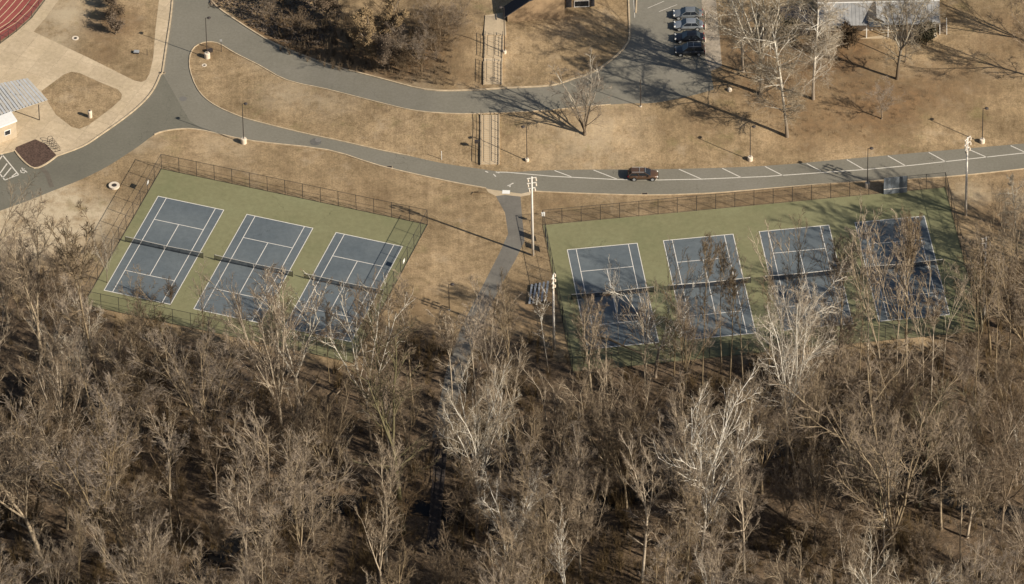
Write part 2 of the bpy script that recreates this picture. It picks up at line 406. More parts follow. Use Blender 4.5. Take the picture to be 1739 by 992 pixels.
for f in cf:
    cx_ = sum(cv[i].x for i in f)/3; cy_ = sum(cv[i].y for i in f)/3; key = 'ground'
    for (nm, g), bb in zip(regions, bbs):
        if bb[0] <= cx_ <= bb[1] and bb[2] <= cy_ <= bb[3] and inside((cx_, cy_), g): key = nm; break
    if key == 'concrete' and -95 < cx_ < -50 and cy_ < 78:
        u, v = slab_uv(cx_, cy_); a = (u+JT) % SL; b_ = (v+JT) % SL
        key = 'joint' if (a < 2*JT or b_ < 2*JT) else ('slab', int((u+JT)//SL), int((v+JT)//SL))
    reg.setdefault(key, []).append(f)
def region_mesh(name, fs, mat, dz=0):
    idx = {}; vs = []; out = []
    for f in fs:
        t = []
        for i in f:
            if i not in idx: idx[i] = len(vs); vs.append((cv[i].x, cv[i].y, Z[i]+dz))
            t.append(idx[i])
        out.append(t)
    return mesh(name, vs, out, mat, True)
# colour masks on the lawn and the wood floor
FE = [(-100,470),(0,450),(60,455),(120,480),(170,520),(200,545),(420,590),(600,622),(650,600),(700,545),(760,560),(800,600),(850,560),(905,560),(945,600),(1300,600),(1560,590),(1645,560),(1660,470),(1739,440),(1900,400)]
fex = [G0(a, b).x for a, b in FE]; fey = [G0(a, b).y for a, b in FE]
def blob(lst):
    q = [(G(a, b), r, s) for a, b, r, s in lst]
    def f(x, y): return min(1, sum(s*max(0, 1-math.hypot(x-p.x, (y-p.y))/r) for p, r, s in q))
    return f
pale_f = blob([(40,370,11,1.5),(95,355,9,1.4),(20,410,9,1.3),(140,400,8,.8),(170,360,5,.7),(520,110,5,.8),(450,95,5,.6),(690,140,6,.9),(620,125,5,.8),(110,25,8,.9),(1739,345,4,.5),(1000,235,12,.5),(1650,330,4,.7),(240,240,5,.6),(560,165,7,.4),(480,160,6,.5),(90,80,5,.7),(380,250,6,.4)])
brush_f = blob([(600,100,10,1.3),(700,110,7,1.1),(740,60,8,.9),(430,60,7,1.2),(500,70,8,1.2),(190,40,6,1.3),(180,90,4,.6),(1300,130,11,1.1),(1430,110,10,1.0),(1480,190,9,1.2),(1370,210,8,.8),(1560,160,8,.8),(1420,70,8,1.1),(1250,60,8,.9),(1640,130,10,.6),(1720,60,9,.6),(1200,200,5,.5),(790,130,5,.5),(1700,370,6,.8),(1720,300,6,.5),(700,640,10,.6),(900,520,8,.8),(720,520,6,.5),(1150,345,6,.3),(350,85,2.6,1),(950,345,5,.5),(1300,335,9,.5),(640,330,8,.2)])
vpos = None
gm = region_mesh('ground', reg['ground'] + reg.get('lawn', []), M['ground'])
for nm, fn in (('litter', lambda x, y: max(0, min(1, (interp(x, fex, fey) - y)/6 + .25))), ('pale', pale_f), ('brush', brush_f)):
    at = gm.attributes.new(nm, 'FLOAT', 'POINT')
    at.data.foreach_set('value', [fn(v.co.x, v.co.y) for v in gm.vertices])
link('ground', gm, kind='structure')
link('road', region_mesh('road', reg['road'], M['road']), kind='structure')
link('driveway', region_mesh('driveway', reg['old_road'], M['road_dark']), kind='structure')
link('path', region_mesh('path', reg['path'], M['path']), kind='structure')
link('path_apron', region_mesh('path_apron', reg['apron'], M['concrete']), kind='structure')
link('parking_edge', region_mesh('parking_edge', reg['lot_edge'], simple('gravel', (.33,.27,.2), .95, .25, 3)), kind='structure')
track_o = link('running_track', region_mesh('running_track', reg['track'], M['track']), kind='structure')
pave = link('pavement', region_mesh('pavement', reg.get('concrete', [])+reg.get('joint', []), M['concrete']), kind='structure')
pave.data.materials[0] = M['joint'] if not reg.get('concrete') else M['concrete']
slabmats = [surface('slab_concrete_%s' % n, tuple(a*k for a in (.47,.365,.24)), tuple(a*k for a in (.43,.335,.215)), tuple(a*k for a in (.52,.41,.275)), .2, 1.6) for n, k in (('plain', 1.), ('pale', 1.05), ('warm', .95))]
random.seed(8)
for k, fs in reg.items():
    if isinstance(k, tuple): link('slab', region_mesh('slab', fs, random.choice(slabmats), .012), pave)
link('mulch_bed', region_mesh('mulch_bed', reg['mulch_bed'], M['mulch'], .05), kind='structure')
CL = link('tennis_court_surface', region_mesh('tennis_court_surface', reg['court_left'], M['green']), kind='structure')
CR = link('tennis_court_surface', region_mesh('tennis_court_surface', reg['court_right'], M['green']), kind='structure')
bpy.context.view_layer.update()

# strips laid on the terrain (lines, kerbs)
def densify(ps, step=1.0):
    out = []
    for i in range(len(ps)-1):
        a, b = Vector(ps[i]), Vector(ps[i+1]); n = max(1, int((b-a).length/step))
        out += [a.lerp(b, j/n) for j in range(n)]
    return out + [Vector(ps[-1])]
def strip(ps, w, dz, mb=None, top=None):
    """ribbon of width w along world xy points at terrain+dz; with top, a kerb of that height"""
    mb = mb or MB(); ps = densify([Vector(p).to_2d() if len(p) > 2 else Vector(p) for p in ps]); n0 = len(mb.v)
    for i, p in enumerate(ps):
        t = (ps[min(i+1, len(ps)-1)] - ps[max(i-1, 0)]).normalized(); n = Vector((-t.y, t.x)); z = hgt(p.x, p.y)
        a = p + n*w/2; b = p - n*w/2
        if top is None: mb.v += [Vector((a.x, a.y, z+dz)), Vector((b.x, b.y, z+dz))]
        else: mb.v += [Vector((a.x, a.y, z-.15)), Vector((a.x, a.y, z+top)), Vector((b.x, b.y, z+top)), Vector((b.x, b.y, z-.15))]
    k = 2 if top is None else 4
    for i in range(len(ps)-1):
        a = n0+i*k
        for j in range(k-1): mb.f.append((a+j, a+j+1, a+k+j+1, a+k+j)[::-1])
    if top is not None: mb.f += [(n0, n0+1, n0+2, n0+3), tuple(n0+(len(ps)-1)*4+j for j in (3,2,1,0))]
    return mb
def kerb(pxs, w=.2, top=.13):
    strip([G(a, b) for a, b in pxs], w, 0, top=top).build('kerb', M['kerb'], kind='structure')
kerb([(293,-50)] + SIDE_UP + SIDE_LOW + BED[1:] + [(0,262),(-100,262)], .24)
kerb(UP_EDGE, .24)
kerb(ISLAND[10:-30], .16, .1)
kerb([(825,320)] + LOW_EDGE[1:] + NOTCH[1:10], .2)
kerb([(1850,277)] + LOW_EDGE_R, .16, .1)
kerb([(1080,-40),(1081,0),(1080,22)], .2)

# ------------------------------------------------------------------ painted markings
def mark(pxs, w=.13, name='road_line', parent=None):
    return strip([G(a, b) for a, b in pxs], w, .018).build(name, M['roadline'], parent)
road_o = bpy.data.objects['road']; drive_o = bpy.data.objects['driveway']
mark([(845,292.5),(860,292.6),(936,299.5),(1045,305),(1113,306),(1189,304.5),(1300,300),(1476,287.6),(1552,280.5),(1739,260),(1880,245)], .17, 'edge_line', road_o)
for a, b in (((941.7,289.8),(970,300.3)),((1008,289),(1048,304.5)),((1078,288.5),(1117,305.5)),((1152.8,287.5),(1190.5,304)),((1226.5,286),(1259,301.7)),((1299,282.8),(1329.4,298.2)),((1370,278),(1394,290.6)),((1398,275),(1402,292)),((1438,271.2),(1467,288)),((1507.8,264.8),(1538,281.8)),((1577.3,259),(1606.4,275)),((1647,254.7),(1676,267.3)),((1716.5,247.6),(1741,259))):
    if a[0] != 1398: mark([a, b], .17, 'bay_line', road_o)
for a, b in (((1100,14),(1128,2)),((1119,20),(1150,8)),((1076,0),(1078,30))): mark([a, b], .09, 'bay_line', road_o)
for a, b in (((824,291),(829,293)),((842,292),(848,294)),((838,296),(842,300)),((862,316),(872,311)),((866,314),(866,318))): mark([a, b], .2, 'worn_mark', road_o)
strip([G(853,326), G(866,326.5)], .85, .02).build('warning_pad', M['white'], bpy.data.objects['path_apron'])
for ps in ([(3,262),(31.6,297)],[(31.6,297),(8,306)],[(8,306),(-12,280)],[(5,263),(-9,283)],[(12,278),(-1,296)],[(19,285),(4,303)],[(28,294),(20,300)]): mark(ps, .2, 'hatch_line', drive_o)
for ps in ([(37,285),(39,290),(43,290),(46,293)],[(38,288),(42,287)],[(35,289),(36,293),(41,294),(43,291)]): mark(ps, .16, 'wheelchair_symbol', drive_o)
strip([G(70,285), G(80,295), G(88,318)], .7, .012).build('patch', simple('patch_tar', (.125,.105,.08), .9), drive_o)
def ring_patch(px, py, r, nm, mat, parent=None, up=.015, **k):
    p = G(px, py); mb = MB(); q = [p + Vector((r*math.cos(a*math.pi/8), r*math.sin(a*math.pi/8), 0)) for a in range(16)]
    mb.prism([Vector((v.x, v.y, hgt(v.x, v.y)-.05)) for v in q], .05+up); return mb.build(nm, mat, parent, **k)
ring_patch(536,241,.9,'patch',simple('tar_patch',(.12,.11,.095),.9), road_o); ring_patch(540,238,.5,'patch',simple('tar_patch_light',(.17,.155,.135),.9), road_o, .024)
ring_patch(311,168,.6,'patch',simple('oil_patch',(.15,.138,.12),.9), road_o)
# track lanes
for k in range(7):
    o = 10+ k*12.2
    strip([G(78-o, -2-3), G(60-o*1.02, 20-3), G(38-o, 38), G(10-o, 55), G(-30-o, 82)], .11, .015).build('lane_line', simple('lane_paint', (.6,.47,.28), .8) if k == 0 else bpy.data.materials['lane_paint'], track_o)

# ------------------------------------------------------------------ tennis courts
CWD, CLN = 10.97, 23.77; SV = CLN/2-6.4
order = ['first', 'second', 'third', 'fourth']
def court(blk, i, parent):
    o, th, sx, sy = blk; u0, v0 = i*sx, i*sy
    def rect(a, b, c, d, z): return [Vector((*cw(blk, u0+x, v0+y), z)) for x, y in ((a,b),(c,b),(c,d),(a,d))]
    MB().poly(rect(0, 0, CWD, CLN, .012)[::-1]).build('court_pad', M['blue'], parent)
    w = .11
    def ln(a, b, c, d): MB().poly(rect(a, b, c, d, .024)[::-1]).build('court_line', M['line'], parent)
    ln(0, 0, CWD, w*1.2); ln(0, CLN-w*1.2, CWD, CLN)
    for x in (0, CWD-w, 1.37, CWD-1.37-w): ln(x, w*1.2, x+w, CLN-w*1.2)
    for y in (SV, CLN-SV): ln(1.37+w, y-w/2, CWD-1.37-w, y+w/2)
    ln(CWD/2-w/2, SV+w/2, CWD/2+w/2, CLN-SV-w/2)
    side = 'left' if blk is COURT_L else 'right'; lab = '%s court from the left, %s-hand block' % (order[i], side)
    a = Vector((*cw(blk, u0-.91, v0+CLN/2), 0)); b = Vector((*cw(blk, u0+CWD+.91, v0+CLN/2), 0)); d = b-a; L = d.length
    root = empty('tennis_net', a, math.atan2(d.y, d.x), label='black tennis net on the ' + lab, cat='tennis net', group='tennis nets')
    def nh(t): return 1.07 - .155*(1-abs(2*t-1))
    n = 12; v = []; f = []
    for k in range(n+1): v += [(L*k/n, 0, .03), (L*k/n, 0, nh(k/n)-.05)]
    for k in range(n): f.append((2*k, 2*k+2, 2*k+3, 2*k+1))
    link('netting', mesh('netting', v, f, M['net']), root)
    bb = MB()
    for k in range(n): bb.box(((L*(k+.5)/n), 0, (nh(k/n)+nh((k+1)/n))/2), (L/n+.01, .035, .09), ry=math.atan2(nh(k/n)-nh((k+1)/n), L/n))
    bb.build('headband', M['line'], root)
    for x in (0, L): MB().tube([(x, 0, 0), (x, 0, 1.12)], .05, 8).build('post', M['fencemetal'], root)
    MB().box((L/2, 0, .46), (.06, .05, .9)).build('centre_strap', M['line'], root)
for i in range(3): court(COURT_L, i, CL)
for i in range(4): court(COURT_R, i, CR)

# ------------------------------------------------------------------ chain-link fences
post_me = {}
def fence(pts2, height, spacing, label, group, closed=False, mid=True, name='chain_link_fence', pr=.045, skip=()):
    p0 = Vector((*pts2[0], hgt(*pts2[0]))); root = empty(name, p0, label=label, cat='fence', group=group)
    key = (height, pr)
    if key not in post_me: post_me[key] = MB().tube([(0,0,-.1),(0,0,height+.05)], pr, 6).me('post', M['fencemetal'])
    n = len(pts2); segs = [(pts2[i], pts2[(i+1) % n]) for i in range(n if closed else n-1)]
    for si, (a, b) in enumerate(segs):
        if si in skip: continue
        a, b = Vector(a), Vector(b); k = max(1, round((b-a).length/spacing)); ps = [a.lerp(b, j/k) for j in range(k+1)]
        P3 = [Vector((p.x, p.y, hgt(p.x, p.y))) for p in ps]
        for j, p in enumerate(P3):
            if j == k and (closed or si < len(segs)-1): continue
            link('post', post_me[key], root, loc=p-p0)
        MB().tube([p-p0+Vector((0,0,height)) for p in P3], .035, 5).build('top_rail', M['fencemetal'], root)
        MB().tube([p-p0+Vector((0,0,.08)) for p in P3], .03, 5).build('bottom_rail', M['fencemetal'], root)
        if mid: MB().tube([p-p0+Vector((0,0,height*.5)) for p in P3], .02, 4).build('middle_rail', M['fencemetal'], root)
        for j in range(k):
            q, r = P3[j]-p0, P3[j+1]-p0
            MB().poly([q+Vector((0,0,.06)), r+Vector((0,0,.06)), r+Vector((0,0,height)), q+Vector((0,0,height))]).build('mesh_panel', M['chain'], root)
    return root
fence(LB, 3.0, 3.0, 'tall dark chain-link fence round the left-hand block of three tennis courts', 'court fences', closed=True)
fence(RB, 3.0, 3.0, 'tall dark chain-link fence round the right-hand block of four tennis courts', 'court fences', closed=True)
tf = [G(a, b).to_2d() for a, b in ((100,-50),(79,-2),(54,31),(28,54),(1,74),(-60,120))]
fence(tf, 1.4, 2.2, 'low chain-link fence along the curved edge of the red running track', None, mid=False)
fence([G(a, b).to_2d() for a, b in ((690,470),(686,476))] if False else [cw(COURT_R, -2.9, 17), cw(COURT_R, -5.5, 17)], 3., 2.6, 'short return of chain-link fence beside the metal bleachers', None)

# ------------------------------------------------------------------ light poles
def lamp(bx, by, tx, ty, label, base=True, br=.46, bh=.95, head=True, h=None, arm=1):
    p = G(bx, by); h = h or (by-ty)/8.44
    root = empty('street_lamp', p, label=label, cat='street lamp', group='tall thin car park lamps')
    if base: MB().tube([(0,0,-.2),(0,0,bh-.08),(0,0,bh)], [br, br, br*.85], 16).build('concrete_base', M['lampconc'], root)
    else: MB().tube([(0,0,0),(0,0,.12)], .2, 10).build('concrete_base', M['lampconc'], root)
    MB().tube([(0,0,bh if base else .1),(0,0,h)], [.075,.05], 8).build('pole', M['darkmetal'], root)
    if head:
        MB().tube([(0,0,h-.1),(.32*arm,0,h+.02)], .035, 6).build('arm', M['darkmetal'], root)
        MB().tube([(.55*arm,0,h-.06),(.55*arm,0,h+.02),(.55*arm,0,h+.14)], [.3,.32,.16], 12).build('lamp_head', M['darkmetal'], root)
    return root
lamp(352,98,346,30,'street lamp with stout white base on the tip of the grass island between roads')
lamp(414,243,411,176,'street lamp with white concrete base above the fence of the left-hand courts')
lamp(895,273,894,215,'street lamp with small base just right of the lower stair flight', br=.32, bh=.45, arm=-1)
lamp(1274,272,1275,215,'street lamp with white base above the parking bays, left of the lone slender white tree', br=.42, bh=.7)
lamp(1473,318,1475,252,'street lamp with tan base just outside the fence, left of the blue practice wall', br=.38)
lamp(1668,242,1671,184,'street lamp on the lawn near the right edge, behind a tall floodlight pole', br=.42, bh=.7)
lamp(857,90,856,12,'street lamp beside the upper stair flight below the brick building', br=.3, bh=.5, arm=-1)
lamp(1088,181,1088,135,'short dark pole without lamp head on the verge of the upper road', base=False, head=False)
lamp(763,527,763,483,'low lamp with a side arm beside the path above the wood', base=False)
p = G(153,199); r_ = empty('bollard', p, label='white concrete bollard on the small diamond-shaped lawn in the plaza', cat='bollard')
MB().tube([(0,0,-.1),(0,0,1.15),(0,0,1.3)], [.34,.34,.26], 14).build('post', M['lampconc'], r_); MB().tube([(0,0,1.3),(0,0,1.38)], .14, 10).build('cap', M['darkmetal'], r_)
def flood(bx, by, tx, ty, label, rz=0):
    p = G(bx, by); h = (by-ty)/8.44
    root = empty('floodlight_pole', p, rz, label=label, cat='floodlight', group='tall court floodlights')
    MB().tube([(0,0,-.2),(0,0,h*.5),(0,0,h)], [.21,.17,.12], 12).build('pole', M['whitemetal'], root, True)
    for k, z in enumerate((h-.25, h-1.25, h-2.25)):
        MB().box((0, 0, z), (1.5 if k < 2 else 1.1, .1, .1)).build('crossarm', M['whitemetal'], root)
        for x in ((-.62, .62) if k < 2 else (-.45, .45)):
            hd = MB().tube([(x,-.16,z-.02),(x,-.16,z-.2),(x,-.1,z-.5)], [.07,.13,.18], 12).build('floodlight_head', M['lampconc'], root)
            MB().tube([(x,-.1,z-.5),(x,-.095,z-.53)], .15, 12).build('lens', M['glass'], hd)
    return root
flood(905,434,902,301,'tall pale floodlight pole between the two court blocks, beside the path', .2)
flood(1640,366,1645,234,'tall pale floodlight pole outside the upper right corner of the right-hand courts', .9)
flood(941,592,936,468,'tall pale floodlight pole at the left side of the right-hand courts, near the bleachers', 1.3)
flood(1671,540,1668,403,'floodlight pole among bare trees right of the right-hand courts', .3)

# ------------------------------------------------------------------ court-side things
# practice wall
a = cw(COURT_R, 50.35, -6.1); b = cw(COURT_R, 54.0, -6.1); d = b-a
pw = empty('practice_wall', (a.x, a.y, 0), math.atan2(d.y, d.x), label='blue tennis practice wall with a white line inside the right-hand court fence', cat='practice wall')
for k in range(3): MB().box((d.length*(k+.5)/3, 0, 1.6), (d.length/3-.02, .1, 3.2)).build('board', M['wallblue'], pw)
MB().box((d.length/2, -.062, .98), (d.length, .02, .12)).build('net_line', M['line'], pw)
for x in (.1, d.length/2, d.length-.1): MB().box((x, .12, 1.6), (.1, .14, 3.1)).build('brace', M['darktimber'], pw)
# fence signs
def fsign(blk, u, v, w_, h_, z, mat, label, along='v', cat='sign', nm='fence_sign'):
    q = cw(blk, u, v); th = blk[1] + (0 if along == 'u' else math.pi/2)
    r = empty(nm, (q.x, q.y, z), th, label=label, cat=cat)
    MB().box((0,0,0), (w_, .04, h_)).build('board', mat, r)
    for x in (-w_/2+.05, w_/2-.05): MB().box((x, -.035, 0), (.05, .025, h_+.06)).build('edge_strip', M['darkmetal'], r)
fsign(COURT_R, -3.0, -2.2, 1.3, 1.8, 2.0, M['navy'], 'navy board on the left fence of the right-hand courts, nearer the road')
fsign(COURT_R, -3.0, .2, 1.3, 1.6, 1.7, M['navy'], 'navy board on the left fence of the right-hand courts, below the first one')
fsign(COURT_L, -1.86, -.6, .9, .6, 1.7, M['white'], 'small white notice on the left side fence of the left-hand courts')
fsign(COURT_L, 42.2, 4.9, .9, .6, 1.7, M['white'], 'small white notice on the right side fence of the left-hand courts')
q = cw(COURT_R, -2.9, -6.45); r = empty('electric_box', (q.x, q.y-.2, 2.3), label='small white box high on the corner post of the right-hand court fence', cat='electric box')
MB().box((.1,0,0), (.55,.3,.6)).build('cabinet', M['white'], r); MB().box((.1,-.16,0), (.45,.03,.5)).build('cover', M['white'], r); MB().tube([(0,.1,-2.3),(0,.1,-.3)], .03, 6).build('conduit', M['greymetal'], r)
# bleachers
p = G(915,503); r = empty('bleachers', p, -.1, label='small aluminium bleachers with four planks between path and right-hand courts', cat='bleachers')
for k in range(5):
    x = (k-2)*.62; MB().box((x, 0, .35+.2*k), (.30, 4.6, .05)).build('seat_plank', M['greymetal'], r)
for y in (-1.9, 0, 1.9):
    MB().tube([(-1.4,y,.02),(1.4,y,.02)], .04, 5).tube([(-1.4,y,.3),(1.4,y,1.1)], .04, 5).tube([(1.3,y,0),(1.3,y,1.1)], .04, 5).tube([(-1.3,y,0),(-1.3,y,.3)], .04, 5).tube([(0,y,0),(0,y,.7)], .04, 5).build('frame', M['greymetal'], r)
# manholes etc.
def manhole(px, py, r, label, h=.06, nm='manhole'):
    p = G(px, py); o = empty(nm, p, label=label, cat='manhole')
    v = []; f = []; n = 20
    for k in range(n):
        a = 2*math.pi*k/n; c_, s_ = math.cos(a), math.sin(a)
        v += [(r*c_, r*s_, -.2), (r*c_, r*s_, h), (r*.5*c_, r*.5*s_, h), (r*.5*c_, r*.5*s_, h-.05)]
    for k in range(n):
        a = 4*k; b = 4*((k+1) % n)
        for j in range(3): f.append((a+j, b+j, b+j+1, a+j+1))
    link('concrete_collar', mesh('concrete_collar', v, f, M['lampconc']), o)
    MB().tube([(0,0,h-.09),(0,0,h-.02)], r*.5, 16).build('iron_cover', M['darkmetal'], o)
manhole(194,317,.85,'raised round concrete manhole on the grass left of the left-hand court fence', .32)
manhole(128,65,.55,'round manhole with pale collar on the lawn beside the plaza', .05)
manhole(347,111,.4,'small round manhole below the lamp on the grass island', .04)
def drain(px, py, label):
    p = G(px, py); r = empty('storm_drain', p, label=label, cat='drain'); MB().box((0,0,.03),(1.0,.5,.06)).build('frame', M['kerb'], r)
    for k in range(5): MB().box((-.36+.18*k,0,.07),(.07,.42,.03)).build('bar', M['darkmetal'], r)
    MB().box((0,0,.062),(.86,.42,.006)).build('pit', M['black'], r)
drain(661,284,'dark storm drain in the kerb above the left-hand courts'); drain(1095,330,'dark storm drain in the kerb above the right-hand courts'); drain(275,124,'rusty storm drain at the corner of the pavement and road')
def post_sign(px, py, h, label, mat, plate=True, nm='sign_post'):
    p = G(px, py); r = empty(nm, p, label=label, cat='sign post'); MB().tube([(0,0,0),(0,0,h)], .045, 6).build('post', mat, r)
    if plate: MB().box((0,-.06,h-.25),(.35,.03,.45)).build('plate', M['greymetal'], r)
post_sign(376,88,2.6,'thin dark sign post on the grass island beside the lamp', M['darkmetal'])
post_sign(750,271,1.7,'thin white marker post on the verge between the two roads', M['white'], False, 'marker_post')
post_sign(250,94,1.2,'short twin-pipe post at the edge of the lawn by the pavement', M['darkmetal'], False, 'marker_post')
p = G(356,88); r = empty('ground_hatch', p, .2, label='low dark utility box behind the lamp base on the grass island', cat='utility box'); MB().box((0,0,.22),(.95,.5,.44)).build('cabinet', M['darkmetal'], r); MB().box((0,0,.46),(1.0,.55,.05)).build('lid', M['darkmetal'], r)
p = G(232,90); r = empty('ground_hatch', p, -.1, label='low dark utility box on the lawn beside the pavement', cat='utility box'); MB().box((0,0,.15),(.8,.6,.3)).build('cabinet', M['darkmetal'], r); MB().box((0,0,.32),(.86,.66,.05)).build('lid', M['greymetal'], r)
p = G(812,328); r = empty('fallen_branch', p, label='broken dark branch lying on the verge left of the path', cat='branch'); MB().tube([(-1.1,-.35,.05),(-.6,.1,.2),(.1,0,.15),(1.2,-.05,.1)], [.05,.08,.12,.05], 6).build('stem', M['bark_brown'], r); MB().tube([(-.1,0,.15),(.3,.2,.3),(.9,.25,.45)], [.07,.05,.02], 5).build('side_branch', M['bark_tan'], r)
p = G(1239,154); r = empty('boulder', p, label='small white block on the lawn edge beside the lot', cat='block'); MB().tube([(0,0,0),(.05,0,.3),(.1,.05,.5)], [.38,.36,.22], 7).build('stone', M['lampconc'], r)

# ------------------------------------------------------------------ stairs
def stairs(px0, py0, px1, py1, w_, n, label):
    a = G(px0, py0); b = G(px1, py1); d = b-a; L = math.hypot(d.x, d.y); rz = math.atan2(d.y, d.x)
    root = empty('stairway', a, rz, label=label, cat='stairs', group='outdoor stair flights'); st = MB().box((0,0,0),(L/n*.96, w_, .5)).me('step', M['concrete'])
    for k in range(n): link('step', st, root, loc=((k+.5)*L/n, 0, d.z*(k+.5)/n - .12))
    for s in (-1, 1):
        y = s*(w_/2+.14)
        MB().tube([(-.1, y, .12), (L+.1, y, d.z+.12)], .16, 4).build('cheek_wall', M['kerb'], root)
        R_ = MB().tube([(0,y,1.1),(L,y,d.z+1.1)], .04, 6).tube([(0,y,.62),(L,y,d.z+.62)], .028, 6)
        R_.build('handrail', M['fencemetal'], root)
        for k in range(7): MB().tube([(L*k/6, y, d.z*k/6-.1),(L*k/6, y, d.z*k/6+1.1)], .035, 6).build('baluster', M['fencemetal'], root)
    MB().tube([(0,0,.95),(L,0,d.z+.95)], .028, 6).build('centre_rail', M['fencemetal'], root)
    for k in range(0, 7, 2): MB().tube([(L*k/6, 0, d.z*k/6),(L*k/6, 0, d.z*k/6+.95)], .022, 6).build('baluster', M['fencemetal'], root)
stairs(832,280,832,196,2.5,26,'concrete stair flight with dark rails between the lower and upper roads')
stairs(837,144,837,106,2.5,12,'lower of two stair flights between the upper road and the brick building')
stairs(838,99,839,62,2.5,12,'upper of two stair flights between the upper road and the brick building')
def slab_px(name, pxs, mat, dz, **k):
    q = [G(a, b) for a, b in pxs]; z = sum(v.z for v in q)/len(q)
    return MB().prism([Vector((v.x, v.y, z-.3)) for v in q][::-1], .3+dz).build(name, mat, **k)
slab_px('landing', [(822,62),(824,27),(858,22),(860,62)][::1], M['concrete'], .22, kind='structure')
slab_px('landing', [(822,106),(822,99),(854,99),(854,106)], M['concrete'], .15, kind='structure')
p = G(812,254); r = empty('waste_bin', p, label='dark post with a small box left of the lower stairs', cat='bin'); MB().tube([(0,0,0),(0,0,1.5)], .05, 6).build('post', M['darkmetal'], r); MB().box((-.2,0,1.6),(.7,.4,.45)).build('box', M['darkmetal'], r)
del r

# ------------------------------------------------------------------ buildings
def T(q, z): return Vector((q.x, q.y, z))
# brick building at the top
z0 = G(910,34).z; a = G0(862,37,z0); b = G0(959,31,z0); d = b-a; L = math.hypot(d.x, d.y)
bb = empty('brick_building', (a.x, a.y, z0), math.atan2(d.y, d.x), label='tan brick building with a dark sloping roof edge at the top of the photo', cat='building')
prof = [(0,-.3),(L,-.3),(L,4.2),(L-4.1,4.5),(3.4,3.9),(0,1.3)]; wb = MB()
wb.v = [Vector((x,0,z)) for x, z in prof] + [Vector((x,2.2,z)) for x, z in prof]; wb.f = [tuple(range(6)), tuple(range(11,5,-1))] + [((k+1)%6, k, 6+k, 6+(k+1)%6) for k in range(6)]
wb.build('wall', M['brick'], bb)
for (xa, za), (xb, zb_), mt_ in (((-.6,.86),(3.4,3.92),'roofdark'),((3.4,3.92),(L-4.1,4.52),'roofdark'),((L-4.1,4.52),(L+.3,4.22),'rooftan')):  # left-facing slopes coloured dark to paint in their shade, right slope tan
    rb = MB(); rb.v = [Vector(q) for q in ((xa,-.25,za+.02),(xb,-.25,zb_+.02),(xb,2.4,zb_+.02),(xa,2.4,za+.02),(xa,-.25,za+.2),(xb,-.25,zb_+.2),(xb,2.4,zb_+.2),(xa,2.4,za+.2))]
    rb.f = [(3,2,1,0),(4,5,6,7),(0,1,5,4),(2,3,7,6),(1,2,6,5),(3,0,4,7)]; rb.build('roof', M[mt_], bb)
z1 = G(985,14).z; a = G0(960,13,z1); b = G0(1072,8,z1); L2 = (b-a).length
b2 = empty('porch_wing', (a.x, a.y, z1), math.atan2((b-a).y, (b-a).x), label='low wing with a white-framed dark window right of the brick building', cat='building')
MB().box((L2/2-3, 3.1, 1.5),(L2-6, 6, 3.2)).build('wall', M['brick'], b2)
fr = MB().box((2.6,.05,1.2),(2.3,.12,.12)).box((2.6,.05,.02),(2.5,.16,.12)).box((1.45,.05,.6),(.1,.12,1.2)).box((3.75,.05,.6),(.1,.12,1.2)).build('window', M['white'], b2); MB().box((2.6,.06,.6),(2.2,.06,1.1)).build('pane', M['glass'], fr)
MB().box((.55,.04,1.),(.9,.1,2.)).build('door', M['roofdark'], b2); MB().box((4.3,.04,1.),(.7,.1,2.)).build('shutter', M['roofdark'], b2)
# grey-roofed house at the upper right
z0 = G(1490,70).z; a = G0(1394,66,z0); b = G0(1592,62,z0); d = b-a; L = d.length
hs = empty('house', (a.x, a.y, z0), math.atan2(d.y, d.x), label='low house with a grey-blue metal roof and white porch posts behind bare trees', cat='house')
MB().prism([(.6,1.6,-.2),(L-.3,1.6,-.2),(L-.3,10,-.2),(.6,10,-.2)], 2.9).build('wall', M['wallwhite'], hs)
MB().box((L/2, .7, -.05),(L, 2.0, .3)).build('porch_floor', M['concrete'], hs)
E0, E1 = 2.75, 4.1
rm = MB().prism([(-.5,-.3,E0),(L+.4,-.3,E0),(L+.4,3.7,E1),(-.5,3.7,E1)], .12); 
k = 0
while k*.6 < L+.9: rm.box((-.45+k*.6, 1.7, (E0+E1)/2+.14),(.05,4.2,.035), rx=math.atan2(E1-E0, 4.)); k += 1
rm.build('roof', M['roofmetal'], hs)
MB().prism([(-.5,3.7,E1+.02),(L+.4,3.7,E1+.02),(L+.4,12,E1-1.3),(-.5,12,E1-1.3)], .12).build('roof', M['rooftan'], hs)
MB().box((L/2, 3.72, E1+.16),(L+.9,.16,.08)).build('ridge_cap', M['white'], hs)
for x in (.3, 1.2, 1.9, 7.2, 10.6, 14.3, 17.0, L-.4): MB().box((x, -.05, 1.3),(.13,.13,2.9)).build('porch_post', M['white'], hs)
for x in (2.4, 4.6, 12.6, 15.6): wd = MB().box((x,1.58,1.4),(1.1,.08,1.3)).build('window', M['white'], hs); MB().box((x,1.53,1.4),(.9,.04,1.1)).build('pane', M['glass'], wd)
dr = MB().box((8.9,1.57,1.),(1.,.08,2.1)).build('door', M['timber'], hs); MB().tube([(9.25,1.5,1.),(9.25,1.44,1.)], .04, 6).build('handle', M['greymetal'], dr)
dm = MB().prism([(7.6,-.5,2.6),(9.9,-.5,2.6),(9.9,3.2,2.6),(7.6,3.2,2.6)], 1.0).build('shaded_gap_dormer', M['navy'], hs)  # navy box paints the shadow of the porch gap as a solid colour
MB().prism([(7.4,-.6,3.6),(8.75,-.6,4.4),(8.75,3.6,4.4),(7.4,3.6,3.6)], .08).build('dormer_roof', M['rooftan'], dm)
